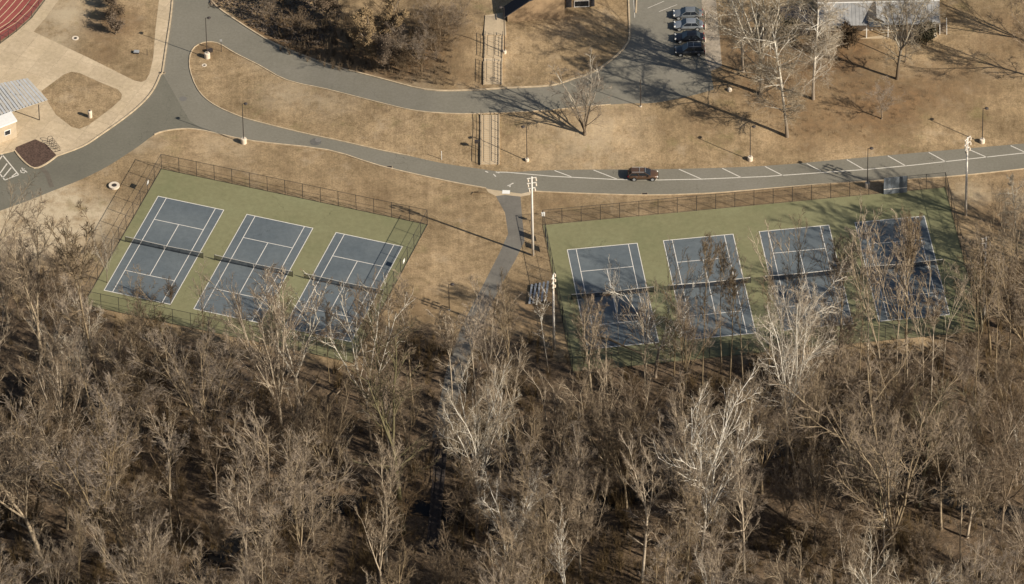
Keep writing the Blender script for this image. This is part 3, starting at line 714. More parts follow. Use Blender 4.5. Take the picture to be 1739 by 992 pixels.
MB().prism([(8.75,-.6,4.4),(10.1,-.6,3.6),(10.1,3.6,3.6),(8.75,3.6,4.4)], .08).build('dormer_roof', M['roofmetal'], dm)
st_ = empty('porch_steps', G(1601,48), label='small grey side structure at the right end of the house', cat='steps')
for k in range(5): MB().box((0,-.3*k,.9-.2*k),(1.1,.3,.2)).build('step', M['timber'], st_)
for s in (-.55,.55): MB().tube([(s,.2,1.9),(s,-1.5,.9)], .05, 5).build('handrail', M['white'], st_); MB().tube([(s,-1.5,-.1),(s,-1.5,.9)], .05, 5).build('post', M['white'], st_)
sh = G(1353,62); s2 = empty('shed', sh, .05, label='dark timber shed with grey front at the left end of the house', cat='shed')
MB().box((0,1.6,1.4),(4.2,3,2.8)).build('wall', M['darktimber'], s2); MB().prism([(-2.4,-.2,2.8),(2.4,-.2,2.8),(2.4,3.4,3.5),(-2.4,3.4,3.5)], .1).build('roof', M['roofdark'], s2); MB().box((-.6,.06,1.1),(1.0,.08,2.2)).build('door', M['greymetal'], s2)

# canopy, kiosk and racks at the left edge
ZC = 3.3
def lerp2(a, b, t): return (a[0]+(b[0]-a[0])*t, a[1]+(b[1]-a[1])*t)
cp = G(66,204); cn = empty('canopy', (cp.x, cp.y, 0), label='pale blue ribbed metal canopy roof over the plaza at the left edge', cat='canopy')
o3 = Vector((cp.x, cp.y, 0)); np_ = 26
for k in range(np_):
    t0, t1 = k/np_, (k+1)/np_ - .008
    A0, A1 = (47,133), (-92,159); B0, B1 = (81,170), (-58,216)
    z = ZC + (.0 if k % 2 else .05)
    q = [G0(*lerp2(A0, A1, t0), z), G0(*lerp2(A0, A1, t1), z), G0(*lerp2(B0, B1, t1), z-.25), G0(*lerp2(B0, B1, t0), z-.25)]
    MB().prism([v-o3 for v in q], .06).build('roof_panel', M['canopy'] if k % 2 else M['canopy2'], cn)
for (x, y) in ((67,204),(10,222),(-50,236),(34,163),(-30,180)):
    q = G(x, y) - o3; MB().box((q.x, q.y, 1.55),(.14,.14,3.1)).build('post', M['darkmetal'], cn)
q0 = G0(79,170,ZC-.3)-o3; q1 = G0(-60,214,ZC-.3)-o3; MB().tube([q0+Vector((-.2,.2,-.1)), q1+Vector((0,0,-.1))], .1, 4).build('beam', M['darkmetal'], cn)
zk = 3.3
k0, k1, k2, k3 = G0(27,205,zk), G0(17,191,zk), G0(-60,220,zk), G0(-50,234,zk)
kk = empty('kiosk', (k0.x, k0.y, 0), label='beige flat-roofed kiosk under the canopy at the left edge', cat='kiosk'); o3 = Vector((k0.x, k0.y, 0))
qs = [v-o3 for v in (k0, k1, k2, k3)]
MB().prism([Vector((v.x, v.y, 0)) for v in qs], zk-.25).build('wall', M['beige'], kk)
cen = sum((Vector((v.x, v.y, 0)) for v in qs), Vector())/4
MB().prism([Vector((cen.x+(v.x-cen.x)*1.05, cen.y+(v.y-cen.y)*1.1, zk-.25)) for v in qs], .25).build('roof', M['white'], kk)
fdir = (qs[3]-qs[0]); fdir.z = 0; fl = fdir.length; fdir.normalize(); fn = Vector((fdir.y, -fdir.x, 0)); fn = fn if fn.y < 0 else -fn
for s in (1.6, 3.6):
    c_ = fdir*s + fn*.02; w_ = MB().box((c_.x, c_.y, 1.6),(1.1,.1,1.), rz=math.atan2(fdir.y, fdir.x)).build('window', M['white'], kk); c_ = fdir*s + fn*.05; MB().box((c_.x, c_.y, 1.6),(.9,.08,.8), rz=math.atan2(fdir.y, fdir.x)).build('pane', M['glass'], w_)
names = ['top', 'second', 'third', 'fourth', 'bottom']
for k in range(5):
    p = G(85+3.2*k, 240+4.2*k); r = empty('bike_rack', p, R(20), label='%s of five dark looped bike racks beside the mulch bed' % names[k], cat='bike rack', group='bike racks by the mulch bed')
    MB().tube([(-.4,0,0),(-.4,0,.7)]+[(-.4*math.cos(t*math.pi/6),0,.7+.35*math.sin(t*math.pi/6)) for t in range(1,6)]+[(.4,0,.7),(.4,0,0)], .04, 6).build('hoop', M['darkmetal'], r)
    MB().box((0,0,.02),(1.,.12,.04)).build('base_bar', M['darkmetal'], r)

# ------------------------------------------------------------------ cars
def car(body, L=4.6, w_=1.82, H=1.5, suv=False, label='', group=None):
    root = empty('parked_car', label=label, cat='car', group=group)
    hw = w_/2; belt = .92 if not suv else 1.02; hood = belt-.04; R0 = .34
    prof = [(-L/2,.45,.60,.56),(-L/2+.05,.32,.80,.74),(-L/2+.16,.27,.90,.86),(-L/2+.5,.22,belt-.02,.96),(-L*.25,.2,belt,1),(0,.2,belt,1),(L*.2,.2,belt-.02,1),(L*.24,.2,hood,.99),(L*.38,.22,hood-.06,.96),(L/2-.3,.26,hood-.13,.88),(L/2-.12,.30,hood-.22,.74),(L/2-.02,.4,.6,.52)]
    v = []; f = []
    for x, zb, zt, k in prof:
        wv = hw*k; v += [(x,-wv*.86,zb),(x,-wv,zb+.18),(x,-wv,zt-.14),(x,-wv*.92,zt),(x,0,zt+.035),(x,wv*.92,zt),(x,wv,zt-.14),(x,wv,zb+.18),(x,wv*.86,zb)]
    for i in range(len(prof)-1):
        for j in range(9):
            q = (j+1) % 9; f.append((9*i+j, 9*i+9+j, 9*i+9+q, 9*i+q))
    f.append(tuple(range(9))); f.append(tuple(9*(len(prof)-1)+j for j in reversed(range(9))))
    bo = link('body', mesh('body', v, f, body, False), root)
    fillet = bo.modifiers.new('rounded', 'SUBSURF'); fillet.levels = 1; fillet.render_levels = 1; bo.data.polygons.foreach_set('use_smooth', [True]*len(bo.data.polygons))
    # glasshouse
    xs = [(-L/2+.14, -L/2+.62), (L*.25, L*.06)] if suv else [(-L/2+.62, -L/2+1.25), (L*.235, L*.07)]
    zb = belt-.03; zr = H-.05; b0, b1 = hw*.91, hw*.72
    base = [(xs[0][0],-b0*.9,zb),(xs[1][0],-b0*.97,zb),(xs[1][0],b0*.97,zb),(xs[0][0],b0*.9,zb)]; top = [(xs[0][1],-b1*.94,zr),(xs[1][1],-b1,zr),(xs[1][1],b1,zr),(xs[0][1],b1*.94,zr)]
    link('windows', mesh('windows', base+top, [(0,1,5,4),(1,2,6,5),(2,3,7,6),(3,0,4,7),(4,5,6,7)], M['glass']), root)
    x0, x1 = xs[0][1]-.04, xs[1][1]+.02; n = 6; v = []; f = []
    for i in range(n+1):
        x = x0+(x1-x0)*i/n; c = math.sin(math.pi*i/n)**.5*.05
        v += [(x,-b1-.02,zr-.03),(x,-b1*.85,zr+.03+c*.6),(x,0,zr+.05+c),(x,b1*.85,zr+.03+c*.6),(x,b1+.02,zr-.03)]
    for i in range(n):
        for j in range(4): f.append((5*i+j,5*i+5+j,5*i+6+j,5*i+1+j))
    f += [(0,1,2,3,4), tuple(5*n+j for j in (4,3,2,1,0)), tuple([0]+[5*i for i in range(1,n+1)]+[5*n+4-0*0]+[5*i+4 for i in range(n-1,-1,-1)])]
    link('roof', mesh('roof', v, f, body), root)
    pil = MB()
    for s in (-1, 1):
        for xb, xt in (xs[0], xs[1], ((xs[0][0]+xs[1][0])/2-.05, (xs[0][1]+xs[1][1])/2-.1)): pil.tube([(xb, s*(b0+.005), zb), (xt, s*(b1+.01), zr)], .045, 4)
        pil.tube([(xs[0][0]+.05, s*(b0+.01), zb+.02), (xs[1][0]-.05, s*(b0+.01), zb+.02)], .025, 4)
    pil.build('pillars', body, root)
    for sx in (-L*.29, L*.31):
        for s in (-1, 1):
            MB().tube([(sx, s*(hw-.2), R0),(sx, s*(hw+.005), R0)], R0+.06, 16).build('wheel_arch', M['black'], root)
            wh = MB().tube([(sx, s*(hw-.18), R0),(sx, s*(hw+.02), R0)], R0, 18).build('wheel', M['black'], root)
            MB().tube([(sx, s*(hw+.0), R0),(sx, s*(hw+.035), R0)], R0*.66, 10).build('rim', M['greymetal'], wh)
    for s in (-1, 1):
        MB().box((L/2-.2, s*hw*.62, .70),(.18,.36,.13), rz=s*-.5).build('headlight', M['white'], root)
        MB().box((-L/2+.06, s*hw*.68, .8),(.1,.3,.18), rz=s*.15).build('tail_light', TL, root)
        mr = MB().box((L*.19, s*(hw+.08), belt+.06),(.14,.2,.13)).build('wing_mirror', body, root)
        if suv: MB().tube([(x0+.1, s*b1*.9, zr+.13),(x1-.15, s*b1*.9, zr+.13)], .03, 5).build('roof_rail', M['greymetal'], root)
        for hx in (-.05, -L*.2): MB().box((hx, s*(hw+.01), belt-.12),(.16,.03,.03)).build('door_handle', M['greymetal'], root)
    if suv:
        for cb in (-.55, .35): MB().box((cb, 0, zr+.14),(.05, b1*1.8, .04)).build('roof_crossbar', M['greymetal'], root)
    MB().box((L/2-.03, 0, .55),(.08,.8,.16)).build('grille', M['black'], root)
    MB().box((L/2-.03, 0, .34),(.12,w_*.8,.12)).build('bumper', M['black'], root); MB().box((-L/2+.03, 0, .38),(.12,w_*.8,.14)).build('bumper', M['black'], root)
    MB().box((0,0,.26),(L*.86,w_*.8,.16)).build('underbody', M['black'], root)
    return root
TL = simple('red_lamp_plastic', (.35,.02,.02), .4)
c1 = car(paint('copper_brown_paint', (.12,.068,.040), .3), 4.75, 1.88, 1.5, True, 'reddish brown SUV parked alone in a roadside bay above the right-hand courts', 'parked cars')
p = G(1092,301.5); c1.location = p; c1.rotation_euler.z = R(-1.5)
names_ = [('silver_grey_paint', (.25,.26,.262), 'grey hatchback, topmost of the four cars parked in the lot', False, 1.5, 28, 34),
          ('pale_blue_silver_paint', (.32,.335,.345), 'blue-silver saloon, second from the top of four cars in the lot', False, 1.48, 29, 53),
          ('black_paint', (.012,.013,.017), 'black saloon, third from the top of four cars in the lot', False, 1.46, 30, 74),
          ('charcoal_paint', (.03,.034,.04), 'dark grey SUV, nearest of the four cars in the lot, under tree shadow', True, 1.68, 31, 96)]
for k, (nm, col, lab, suv, H, _, by) in enumerate(names_):
    c_ = car(paint(nm, col, .2 if k > 1 else .5), 4.75, 1.85, H, suv, lab, 'parked cars')
    p = G(1168+k*1.2, by-6); c_.location = p + Vector((0,0,.01)); c_.rotation_euler = (0, 0, R(180 if k < 3 else 181))
for k, y in enumerate((26,45,66,87)):
    p = G(1198,y); MB().box((0,0,.07),(.18,1.7,.14)).build('wheel_stop', M['lampconc'], None, label='%s concrete wheel stop in front of the parked cars' % ['topmost','second','third','lowest'][k], cat='wheel stop', group='wheel stops').location = p

# ------------------------------------------------------------------ footbridge and creek
bpts = [G0(752,738,-2.0), G0(735,935,-2.6)]
a, b = bpts; d = (b-a); L = math.hypot(d.x, d.y)
br = empty('footbridge', (a.x, a.y, -2.2), math.atan2(d.y, d.x), label='narrow dark timber footbridge running down through the wood to the bottom of the photo', cat='footbridge')
n = int(L/.28); pl = MB().box((0,0,0),(.24,1.7,.06)).me('plank', M['darktimber'])
for k in range(n): link('plank', pl, br, loc=((k+.5)*L/n, 0, .02))
for s in (-1, 1):
    MB().box((L/2, s*.75, -.15),(L,.14,.25)).build('beam', M['darktimber'], br)
    for z in (.45, 1.05): MB().box((L/2, s*.85, z),(L,.07,.1)).build('handrail', M['darktimber'], br)
    k = 0
    while k*1.9 < L: MB().box((k*1.9, s*.86, .1),(.1,.1,2.0)).build('post', M['darktimber'], br); k += 1
mb = MB(); cps = densify([v.to_2d() for v in CRW], 2.5)
ws = []
for i, p in enumerate(cps):
    t = (cps[min(i+1, len(cps)-1)]-cps[max(i-1,0)]).normalized(); n_ = Vector((-t.y, t.x)); w_ = 1.9+.7*noise.noise(Vector((i*.3,0,0)))
    ws.append(hgt(p.x, p.y)); z = hgt(p.x, p.y)+.35
    mb.v += [Vector((p.x+n_.x*w_, p.y+n_.y*w_, z)), Vector((p.x-n_.x*w_, p.y-n_.y*w_, z))]
for i in range(len(cps)-1): mb.f.append((2*i, 2*i+1, 2*i+3, 2*i+2))
mb.build('creek', M['water'], kind='structure')

# ------------------------------------------------------------------ trees
def rdir(d, ang, rnd):
    a = d.orthogonal().normalized(); b = d.cross(a); t = rnd.uniform(0, 2*math.pi)
    return (d*math.cos(ang) + (a*math.cos(t)+b*math.sin(t))*math.sin(ang)).normalized()
def build_tree(seed, P):
    rnd = random.Random(seed); tr = MB(); cr = MB(); H = P['H']; rmin = P.get('rmin', .016)
    def poly(p, d, L, n, wob, up):
        pts = [p.copy()]; d = d.copy()
        for i in range(n):
            d = (d + Vector((rnd.gauss(0, wob), rnd.gauss(0, wob), rnd.gauss(0, wob*.6) + up))).normalized(); p = p + d*(L/n); pts.append(p.copy())
        return pts
    def at(pts, t):
        s = t*(len(pts)-1); i = min(int(s), len(pts)-2); q = pts[i].lerp(pts[i+1], s-i); return q, (pts[i+1]-pts[i]).normalized()
    def grow(p, d, L, r, lev):
        n = (6, 4, 3, 2, 1)[min(lev, 4)]; pts = poly(p, d, L, n, P['wob']*(1+.25*lev), P['up']*(1-.12*lev))
        r1 = max(rmin*(1.5 if lev < 3 else .8), r*(.35 if lev < 3 else .5)); rs = [r+(r1-r)*i/n for i in range(n+1)]
        (tr if lev <= P.get('limblev', 2) else cr).tube(pts, rs, 5 if lev <= 0 else 4 if lev == 1 else 3, False)
        if lev >= P['maxlev']: return
        cnt = P['kids'][lev]; lo = P['lo'][lev]
        for k in range(cnt):
            t = lo + (1-lo)*(k+rnd.random())/cnt; q, dd = at(pts, t)
            grow(q, rdir(dd, R(rnd.uniform(*P['ang'])*(1, 1, 1.15, 1.3)[lev]), rnd), L*P['ratio']*(1, 1.1, 1.45, 1.75)[lev]*rnd.uniform(.7, 1.25)*(1.15-.5*t), max(rmin*(1, 2.6, 1.8, 1.1)[lev] if lev else rmin*3.2, (r+(r1-r)*t)*P['rr']), lev+1)
        if lev < 3 : pass
    lean = Vector((rnd.gauss(0, P.get('lean', .03)), rnd.gauss(0, P.get('lean', .03)), 1)).normalized()
    th = H*P['fork']; r0 = P['r']
    tp = poly(Vector((0,0,-.4)), lean, th+.4, 8, P['wob']*.35, .03); rt = r0*P.get('taper', .75)
    rs = [r0*1.35, r0*1.02] + [r0+(rt-r0)*i/8 for i in range(2, 9)]
    tr.tube(tp, rs, 8, False); top = tp[-1]; td = (tp[-1]-tp[-2]).normalized()
    nl = P['leaders']
    for k in range(nl):
        if nl == 1: d = td
        else:
            an = R(rnd.uniform(*P['lang'])); az = 2*math.pi*(k+rnd.uniform(-.25,.25))/nl; e = td.orthogonal().normalized(); g = td.cross(e)
            d = (td*math.cos(an) + (e*math.cos(az)+g*math.sin(az))*math.sin(an)).normalized()
        grow(top, d, (H-th)*rnd.uniform(.8, 1.08), rt*(.98 if nl == 1 else .66), 0)
    for k in range(P.get('low', 0)):   # limbs off the trunk
        t = rnd.uniform(P.get('lowt', .45), .97); q, dd = at(tp, t)
        grow(q, rdir(dd, R(rnd.uniform(45, 80)), rnd), H*P.get('lowl', .16)*rnd.uniform(.6, 1.3), r0*rnd.uniform(.22, .4), 1)
    if P.get('leaves'):
        n, sz, rad, zc = P['leaves']
        for k in range(n):
            src = cr.v[rnd.randrange(len(cr.v))]; c_ = src + Vector((rnd.gauss(0,rad), rnd.gauss(0,rad), rnd.gauss(0,rad)))
            e = Vector((rnd.gauss(0,1), rnd.gauss(0,1), rnd.gauss(0,1))).normalized(); g = e.orthogonal().normalized(); s = sz*rnd.uniform(.6,1.5)
            lf.v += [c_-e*s, c_+g*s*.6, c_+e*s, c_-g*s*.6]; m_ = len(lf.v); lf.f.append((m_-4,m_-3,m_-2,m_-1))
    return tr, cr
lf = MB()
BASE = dict(maxlev=4, kids=(8,5,6,5), lo=(.12,.2,.1,.05), ang=(18,44), ratio=.42, rr=.5, wob=.08, up=.07, leaders=1, lang=(15,30), rmin=.0125)
def PP(**k): d = dict(BASE); d.update(k); return d
KIND = {
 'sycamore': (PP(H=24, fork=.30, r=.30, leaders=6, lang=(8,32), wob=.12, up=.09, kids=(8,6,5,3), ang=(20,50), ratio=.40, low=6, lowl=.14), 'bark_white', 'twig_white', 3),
 'tulip':    (PP(H=26, fork=.48, r=.25, leaders=3, lang=(5,16), wob=.06, up=.10, kids=(10,6,5,3), ang=(18,42), ratio=.35, low=8, lowl=.14), 'bark_tan', 'twig_tan', 4),
 'vase':     (PP(H=20, fork=.22, r=.26, leaders=6, lang=(8,30), wob=.07, up=.09, kids=(8,5,5,3), ang=(14,40), ratio=.40), 'bark_tan', 'twig_tan', 4),
 'pole':     (PP(H=22, fork=.68, r=.14, taper=.6, leaders=3, lang=(5,20), wob=.08, up=.09, kids=(8,5,5,3), ang=(20,46), ratio=.40, low=6, lowl=.10), 'bark_tan', 'twig_tan', 4),
 'sparse':   (PP(H=22, fork=.42, r=.13, taper=.6, leaders=3, lang=(5,18), wob=.07, up=.09, kids=(6,4,3,2), ang=(18,42), ratio=.38, low=5, lowl=.12), 'bark_tan', 'twig_tan', 3),
 'brown':    (PP(H=19, fork=.32, r=.24, leaders=4, lang=(10,36), wob=.12, up=.07, kids=(8,5,5,3), ang=(22,54), ratio=.41, low=5), 'bark_brown', 'twig_brown', 4),
 'young':    (PP(H=11, fork=.12, r=.09, leaders=7, lang=(6,28), wob=.08, up=.10, kids=(7,5,4,3), ang=(16,42), ratio=.40, rmin=.0115), 'bark_brown', 'twig_tan', 5),
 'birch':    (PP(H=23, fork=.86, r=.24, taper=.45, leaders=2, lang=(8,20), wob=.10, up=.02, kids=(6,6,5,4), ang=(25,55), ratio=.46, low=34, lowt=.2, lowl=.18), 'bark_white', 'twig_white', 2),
 'stub':     (PP(H=11.5, fork=.05, r=.36, leaders=5, lang=(6,32), wob=.13, up=.06, kids=(7,5,4,3), ang=(26,56), ratio=.40), 'bark_white', 'twig_white', 2),
 'broken':   (PP(H=17, fork=.33, r=.24, leaders=4, lang=(12,38), wob=.12, up=.07, kids=(7,5,4,3), ang=(24,54), ratio=.40, low=4), 'bark_white', 'twig_brown', 2),
}
PROT = {}
s_ = 100
for kn, (P, bm_, tm_, nv) in KIND.items():
    PROT[kn] = []
    for v in range(nv):
        s_ += 1; t_, c_ = build_tree(s_, P)
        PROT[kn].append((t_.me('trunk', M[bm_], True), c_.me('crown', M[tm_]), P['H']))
MOSS = {}
rnd = random.Random(21)
def place(kind, p, h, label=None, group=None, var=None, rz=None, name='bare_tree', wide=1., tilt=(0,0), mats=None):
    v = PROT[kind][(var if var is not None else rnd.randrange(99)) % len(PROT[kind])]; s = h/v[2]
    r = empty(name, p, label=label, cat='tree', group=group); r.rotation_euler = (tilt[0], tilt[1], rz if rz is not None else rnd.uniform(0, 6.28)); r.scale = (s*wide, s*wide, s)
    for nm, me in (('trunk', v[0]), ('crown', v[1])):
        o = link(nm, me, r)
        if mats: o.material_slots[0].link = 'OBJECT'; o.material_slots[0].material = M[mats[0 if nm == 'trunk' else 1]]
    return r
# individual trees read off the photograph: kind, base px, top py, label, options
OWN = [
 ('stub',(993,229),118,'small pale many-stemmed tree on the slope beside the upper road',dict(rz=.5,wide=.85,mats=('bark_white','twig_tan'))),
 ('sycamore',(1291,160),-60,'big white sycamore with wide crown right of the parked cars',dict(rz=1.2,wide=1.1)),
 ('sycamore',(1262,122),-70,'white multi-limbed tree leaning over the lot, just left of the big sycamore',dict(rz=3.2,wide=.8)),
 ('birch',(1337,232),22,'slender white tree with drooping lower twigs standing alone on the lawn',dict(rz=0.3)),
 ('birch',(1381,168),-30,'straight grey-white trunk with dark bark scars in front of the house end',dict(rz=2.)),
 ('sycamore',(1523,134),-50,'white tree with arching side branches in front of the grey-roofed house',dict(rz=4.4,wide=1.0,var=1)),
 ('brown',(1497,202),140,'low dense brown shrubby tree on the lawn below the house',dict(rz=1.,wide=1.3,mats=('bark_brown','twig_tan'))),
 ('pole',(1537,106),-30,'dark straight trunk beside the arching white tree, in front of the house',dict(rz=0.,mats=('bark_brown','twig_brown'))),
 ('tulip',(78,720),410,'large tan tree with many upright limbs at the far left of the wood',dict(rz=.4,wide=1.1)),
 ('pole',(174,702),385,'tall straight slender trunk below the left court corner',dict(rz=.4)),
 ('brown',(195,700),540,'dark tree leaning right below the first left court',dict(rz=.1,tilt=(.05,.5),mats=('bark_tan','twig_brown'))),
 ('sycamore',(103,725),610,'short pale forked tree right of the large far-left tree',dict(rz=2.,wide=.8)),
 ('vase',(352,800),590,'fan-shaped pale tree below the first and second left courts',dict(rz=.6)),
 ('pole',(292,915),720,'thin white pole-like trunk in the lower left wood',dict(rz=1.7)),
 ('sycamore',(68,960),690,'thick dark trunk with white crooked limbs near the lower left corner',dict(rz=2.8,mats=('bark_tan','twig_tan'))),
 ('vase',(176,965),710,'pale many-limbed tree right of the thick dark trunk, lower left',dict(rz=2.2,var=2)),
 ('broken',(503,725),500,'pale broken-topped tree with spreading limbs below the second left court',dict(rz=1.)),
 ('vase',(478,745),500,'wide crowned tan tree just left of the broken-topped tree',dict(rz=3.,wide=.85)),
 ('broken',(630,765),520,'twisting pale tree below the lower corner of the left-hand courts',dict(rz=3.3,wide=.6)),
 ('pole',(703,720),495,'slim pale tree left of the path where it enters the wood',dict(rz=1.)),
 ('pole',(771,742),535,'slim pale trunk nearest the path, left of two matching trunks',dict(rz=2.,mats=('bark_tan','twig_tan'))),
 ('pole',(813,745),545,'slim pale trunk nearest the path, right of two matching trunks',dict(rz=5.,mats=('bark_tan','twig_tan'))),
 ('sycamore',(809,915),690,'white sycamore right of the footbridge',dict(rz=.9,wide=.8,var=0)),
 ('tulip',(685,905),590,'large mossy-trunked tree with pale fan of limbs left of the footbridge',dict(rz=4.,wide=1.25,mats=('moss','twig_tan'))),
 ('pole',(931,632),500,'thin white birch-like tree between bleachers and wood',dict(rz=.5,mats=('bark_white','twig_tan'))),
 ('broken',(1113,640),480,'contorted white tree in front of the first right-hand court',dict(rz=.2,wide=1.,var=1)),
 ('sparse',(1050,600),440,'pale thin tree overlapping the first right-hand court',dict(rz=2.2,wide=.5,mats=('bark_white','twig_tan'))),
 ('sycamore',(1335,795),500,'brightest white sycamore with upright crown below the right-hand courts',dict(rz=2.1,wide=.62,var=2)),
 ('sycamore',(1190,955),680,'white forked sycamore standing over dark hollow at lower centre right',dict(rz=5.,wide=.7,var=1)),
 ('sparse',(1360,640),385,'tall thin tree overlapping the third right-hand court',dict(rz=.3,wide=.6)),
 ('pole',(1420,690),430,'thin yellowish trunk right of the brightest white sycamore',dict(rz=4.2)),
 ('sparse',(1497,725),400,'tall tan tree below the gap between third and fourth right-hand courts',dict(rz=1.3,wide=.7)),
 ('pole',(1533,715),375,'left of twin tall thin trunks below the fourth right-hand court',dict(rz=3.3,wide=.6)),
 ('pole',(1541,708),390,'right of twin tall thin trunks below the fourth right-hand court',dict(rz=1.3,wide=.6)),
 ('sparse',(1566,722),430,'tall pale tree right of the twin trunks below the fourth right-hand court',dict(rz=2.3,wide=.7)),
 ('pole',(1682,602),398,'straight bright trunk in the strip right of the right-hand courts',dict(rz=.8,wide=1.2)),
 ('vase',(1512,965),720,'broad dense tan tree at the lower right of the wood',dict(rz=.8,wide=1.35)),
 ('brown',(1700,905),730,'crooked tree with a fallen limb near the lower right edge',dict(rz=1.8)),
 ('tulip',(1561,860),640,'mossy tree right of centre in the lower right wood',dict(rz=5.8,mats=('moss','twig_tan'))),
 ('pole',(1193,655),410,'tall slim trunk overlapping the second right-hand court, left of two',dict(rz=3.8,wide=.6)),
 ('pole',(1226,625),420,'tall slim trunk overlapping the second right-hand court, right of two',dict(rz=2.8,wide=.6)),
 ('vase',(1030,830),640,'fan-shaped tree with curved base at centre of the wood',dict(rz=1.8,wide=1.1)),
 ('vase',(462,965),750,'broad tan tree at the bottom left of centre',dict(rz=3.8,wide=1.1)),
 ('brown',(990,640),515,'dark ivy-clad trunk at the lower corner of the first right-hand court',dict(rz=3.8,wide=.5,mats=('moss','twig_brown'))),
 ('vase',(182,480),400,'small pale multi-stemmed tree at the left fence of the left-hand courts',dict(rz=0,wide=.6,mats=('bark_white','twig_tan'))),
 ('birch',(1728,440),290,'pale tree at the right edge below the road',dict(rz=0.7,wide=.8)),
 ('sparse',(1660,470),380,'thin pale tree beside the floodlight pole right of the courts',dict(rz=0.7,wide=.5)),
 ('young',(290,520),480,'small rusty-leaved sapling at the foot of the first left court',dict(rz=0,wide=.9,mats=('bark_brown','leaf_rust'))),
 ('tulip',(1500,960),790,'small upright tree at the foot of the broad tan tree, lower right',dict(rz=2,wide=.8,mats=('bark_white','twig_tan'))),
]
taken = []
for kind, (bx, by), ty, lab, kw in OWN:
    p = G(bx, by); place(kind, p, (by-ty)/8.44*.98, lab, **kw); taken.append((bx, by))
# trees just outside the frame whose shadows lie across the lawn and the courts
for k, (kind, bx, by, h, lab) in enumerate([('brown',1786,140,17,'bare tree off the right edge casting a long shadow on the lawn, upper one'),('vase',1784,86,17,'bare tree off the right edge casting a long shadow on the lawn, topmost one'),
    ('tulip',1800,500,26,'tall bare tree off the right edge beside the courts, lower one'),('tulip',1850,430,26,'tall bare tree off the right edge beside the courts, upper one'),('vase',1780,585,24,'fan-shaped bare tree off the right edge level with the wood'),('vase',1905,500,25,'fan-shaped bare tree farther off the right edge'),('brown',1850,560,24,'brown bare tree off the right edge behind the fan-shaped one')]):
    place(kind, G(bx, by), h, lab, 'trees beyond the right edge of the photo', wide=1.)
# the mass of the wood
EDGE = [(-80,465),(0,468),(60,480),(120,530),(170,580),(420,640),(600,668),(700,680),(780,700),(850,610),(920,630),(1000,640),(1300,625),(1500,625),(1640,610),(1660,560),(1739,520),(1850,500)]
ex = [a for a, _ in EDGE]; ey = [b for _, b in EDGE]
cand = []
random.seed(77); tries = 0
while len(cand) < 215 and tries < 60000:
    tries += 1; px = random.uniform(-70, 1810); py = random.uniform(480, 1215)
    if py < interp(px, ex, ey): continue
    if abs(px-(752-(py-738)*.087)) < 26 and py > 640: continue
    if py < 740 and abs(px-interp(py, [600,700,740], [790,755,742])) < 21: continue
    if any(abs(px-a) < 20 and abs(py-b) < 18 for a, b in taken): continue
    if any(((px-a)/30)**2 + ((py-b)/19)**2 < 1 for a, b, _ in cand): continue
    cand.append((px, py, 0))
DESC = {'tulip': 'tall upright grey-tan tree', 'vase': 'fan-shaped tan tree', 'pole': 'slender pole-like tree', 'sparse': 'thin sparsely branched tree', 'brown': 'crooked brown tree', 'young': 'low twiggy young tree', 'sycamore': 'white-barked spreading tree'}
COLS = [(180,'far left of the wood'),(400,'wood below the first left court'),(640,'wood below the second left court'),(740,'wood just left of the footbridge'),(900,'wood right of the footbridge'),(1100,'wood below the first right court'),(1290,'wood below the second right court'),(1450,'wood below the third right court'),(1640,'wood below the fourth right court'),(9999,'far right of the wood')]
ROWS = [(720,'upper edge'),(860,'middle'),(992,'lower part'),(9999,'bottom edge')]
placed = []
for px, py, _ in cand:
    dep = py - interp(px, ex, ey)
    r = random.random()
    if dep < 70: kind = 'young' if r < .36 else 'sparse' if r < .74 else 'pole' if r < .86 else 'brown' if r < .94 else 'vase'
    else: kind = 'vase' if r < .27 else 'brown' if r < .50 else 'tulip' if r < .66 else 'pole' if r < .74 else 'sparse' if r < .80 else 'young' if r < .98 else 'sycamore'
    hh = {'tulip':(19,27),'vase':(14,21),'pole':(16,24),'sparse':(16,25),'brown':(12,19),'young':(6,12),'sycamore':(17,23)}[kind]
    h = random.uniform(*hh) * (.8 if dep < 60 else .92 if dep < 130 else 1.)
    col = next(c for m_, c in COLS if px < m_); row = next(c for m_, c in ROWS if py < m_)
    placed.append([kind, px, py, h, '%s, %s, %s' % (DESC[kind], row, col)])
from collections import defaultdict
dd = defaultdict(list)
for t in placed: dd[t[4]].append(t)
ORD = ['leftmost', 'second from left', 'third from left', 'fourth from left', 'fifth from left', 'sixth from left', 'seventh from left', 'eighth from left']
for lab, ts in dd.items():
    ts.sort(key=lambda t: t[1])
    for k, t in enumerate(ts):
        if len(ts) > 1: t[4] = lab + ', ' + ('rightmost' if k == len(ts)-1 else ORD[k])
for kind, px, py, h, lab in placed:
    m_ = None
    if random.random() < .09 and kind in ('tulip', 'pole', 'vase'): m_ = ('bark_white', 'twig_tan')
    elif random.random() < .1 and kind == 'brown': m_ = ('moss', 'twig_brown')
    place(kind, G(px, py), h, lab, 'bare trees of the wood', mats=m_, wide=random.uniform(.85, 1.15))

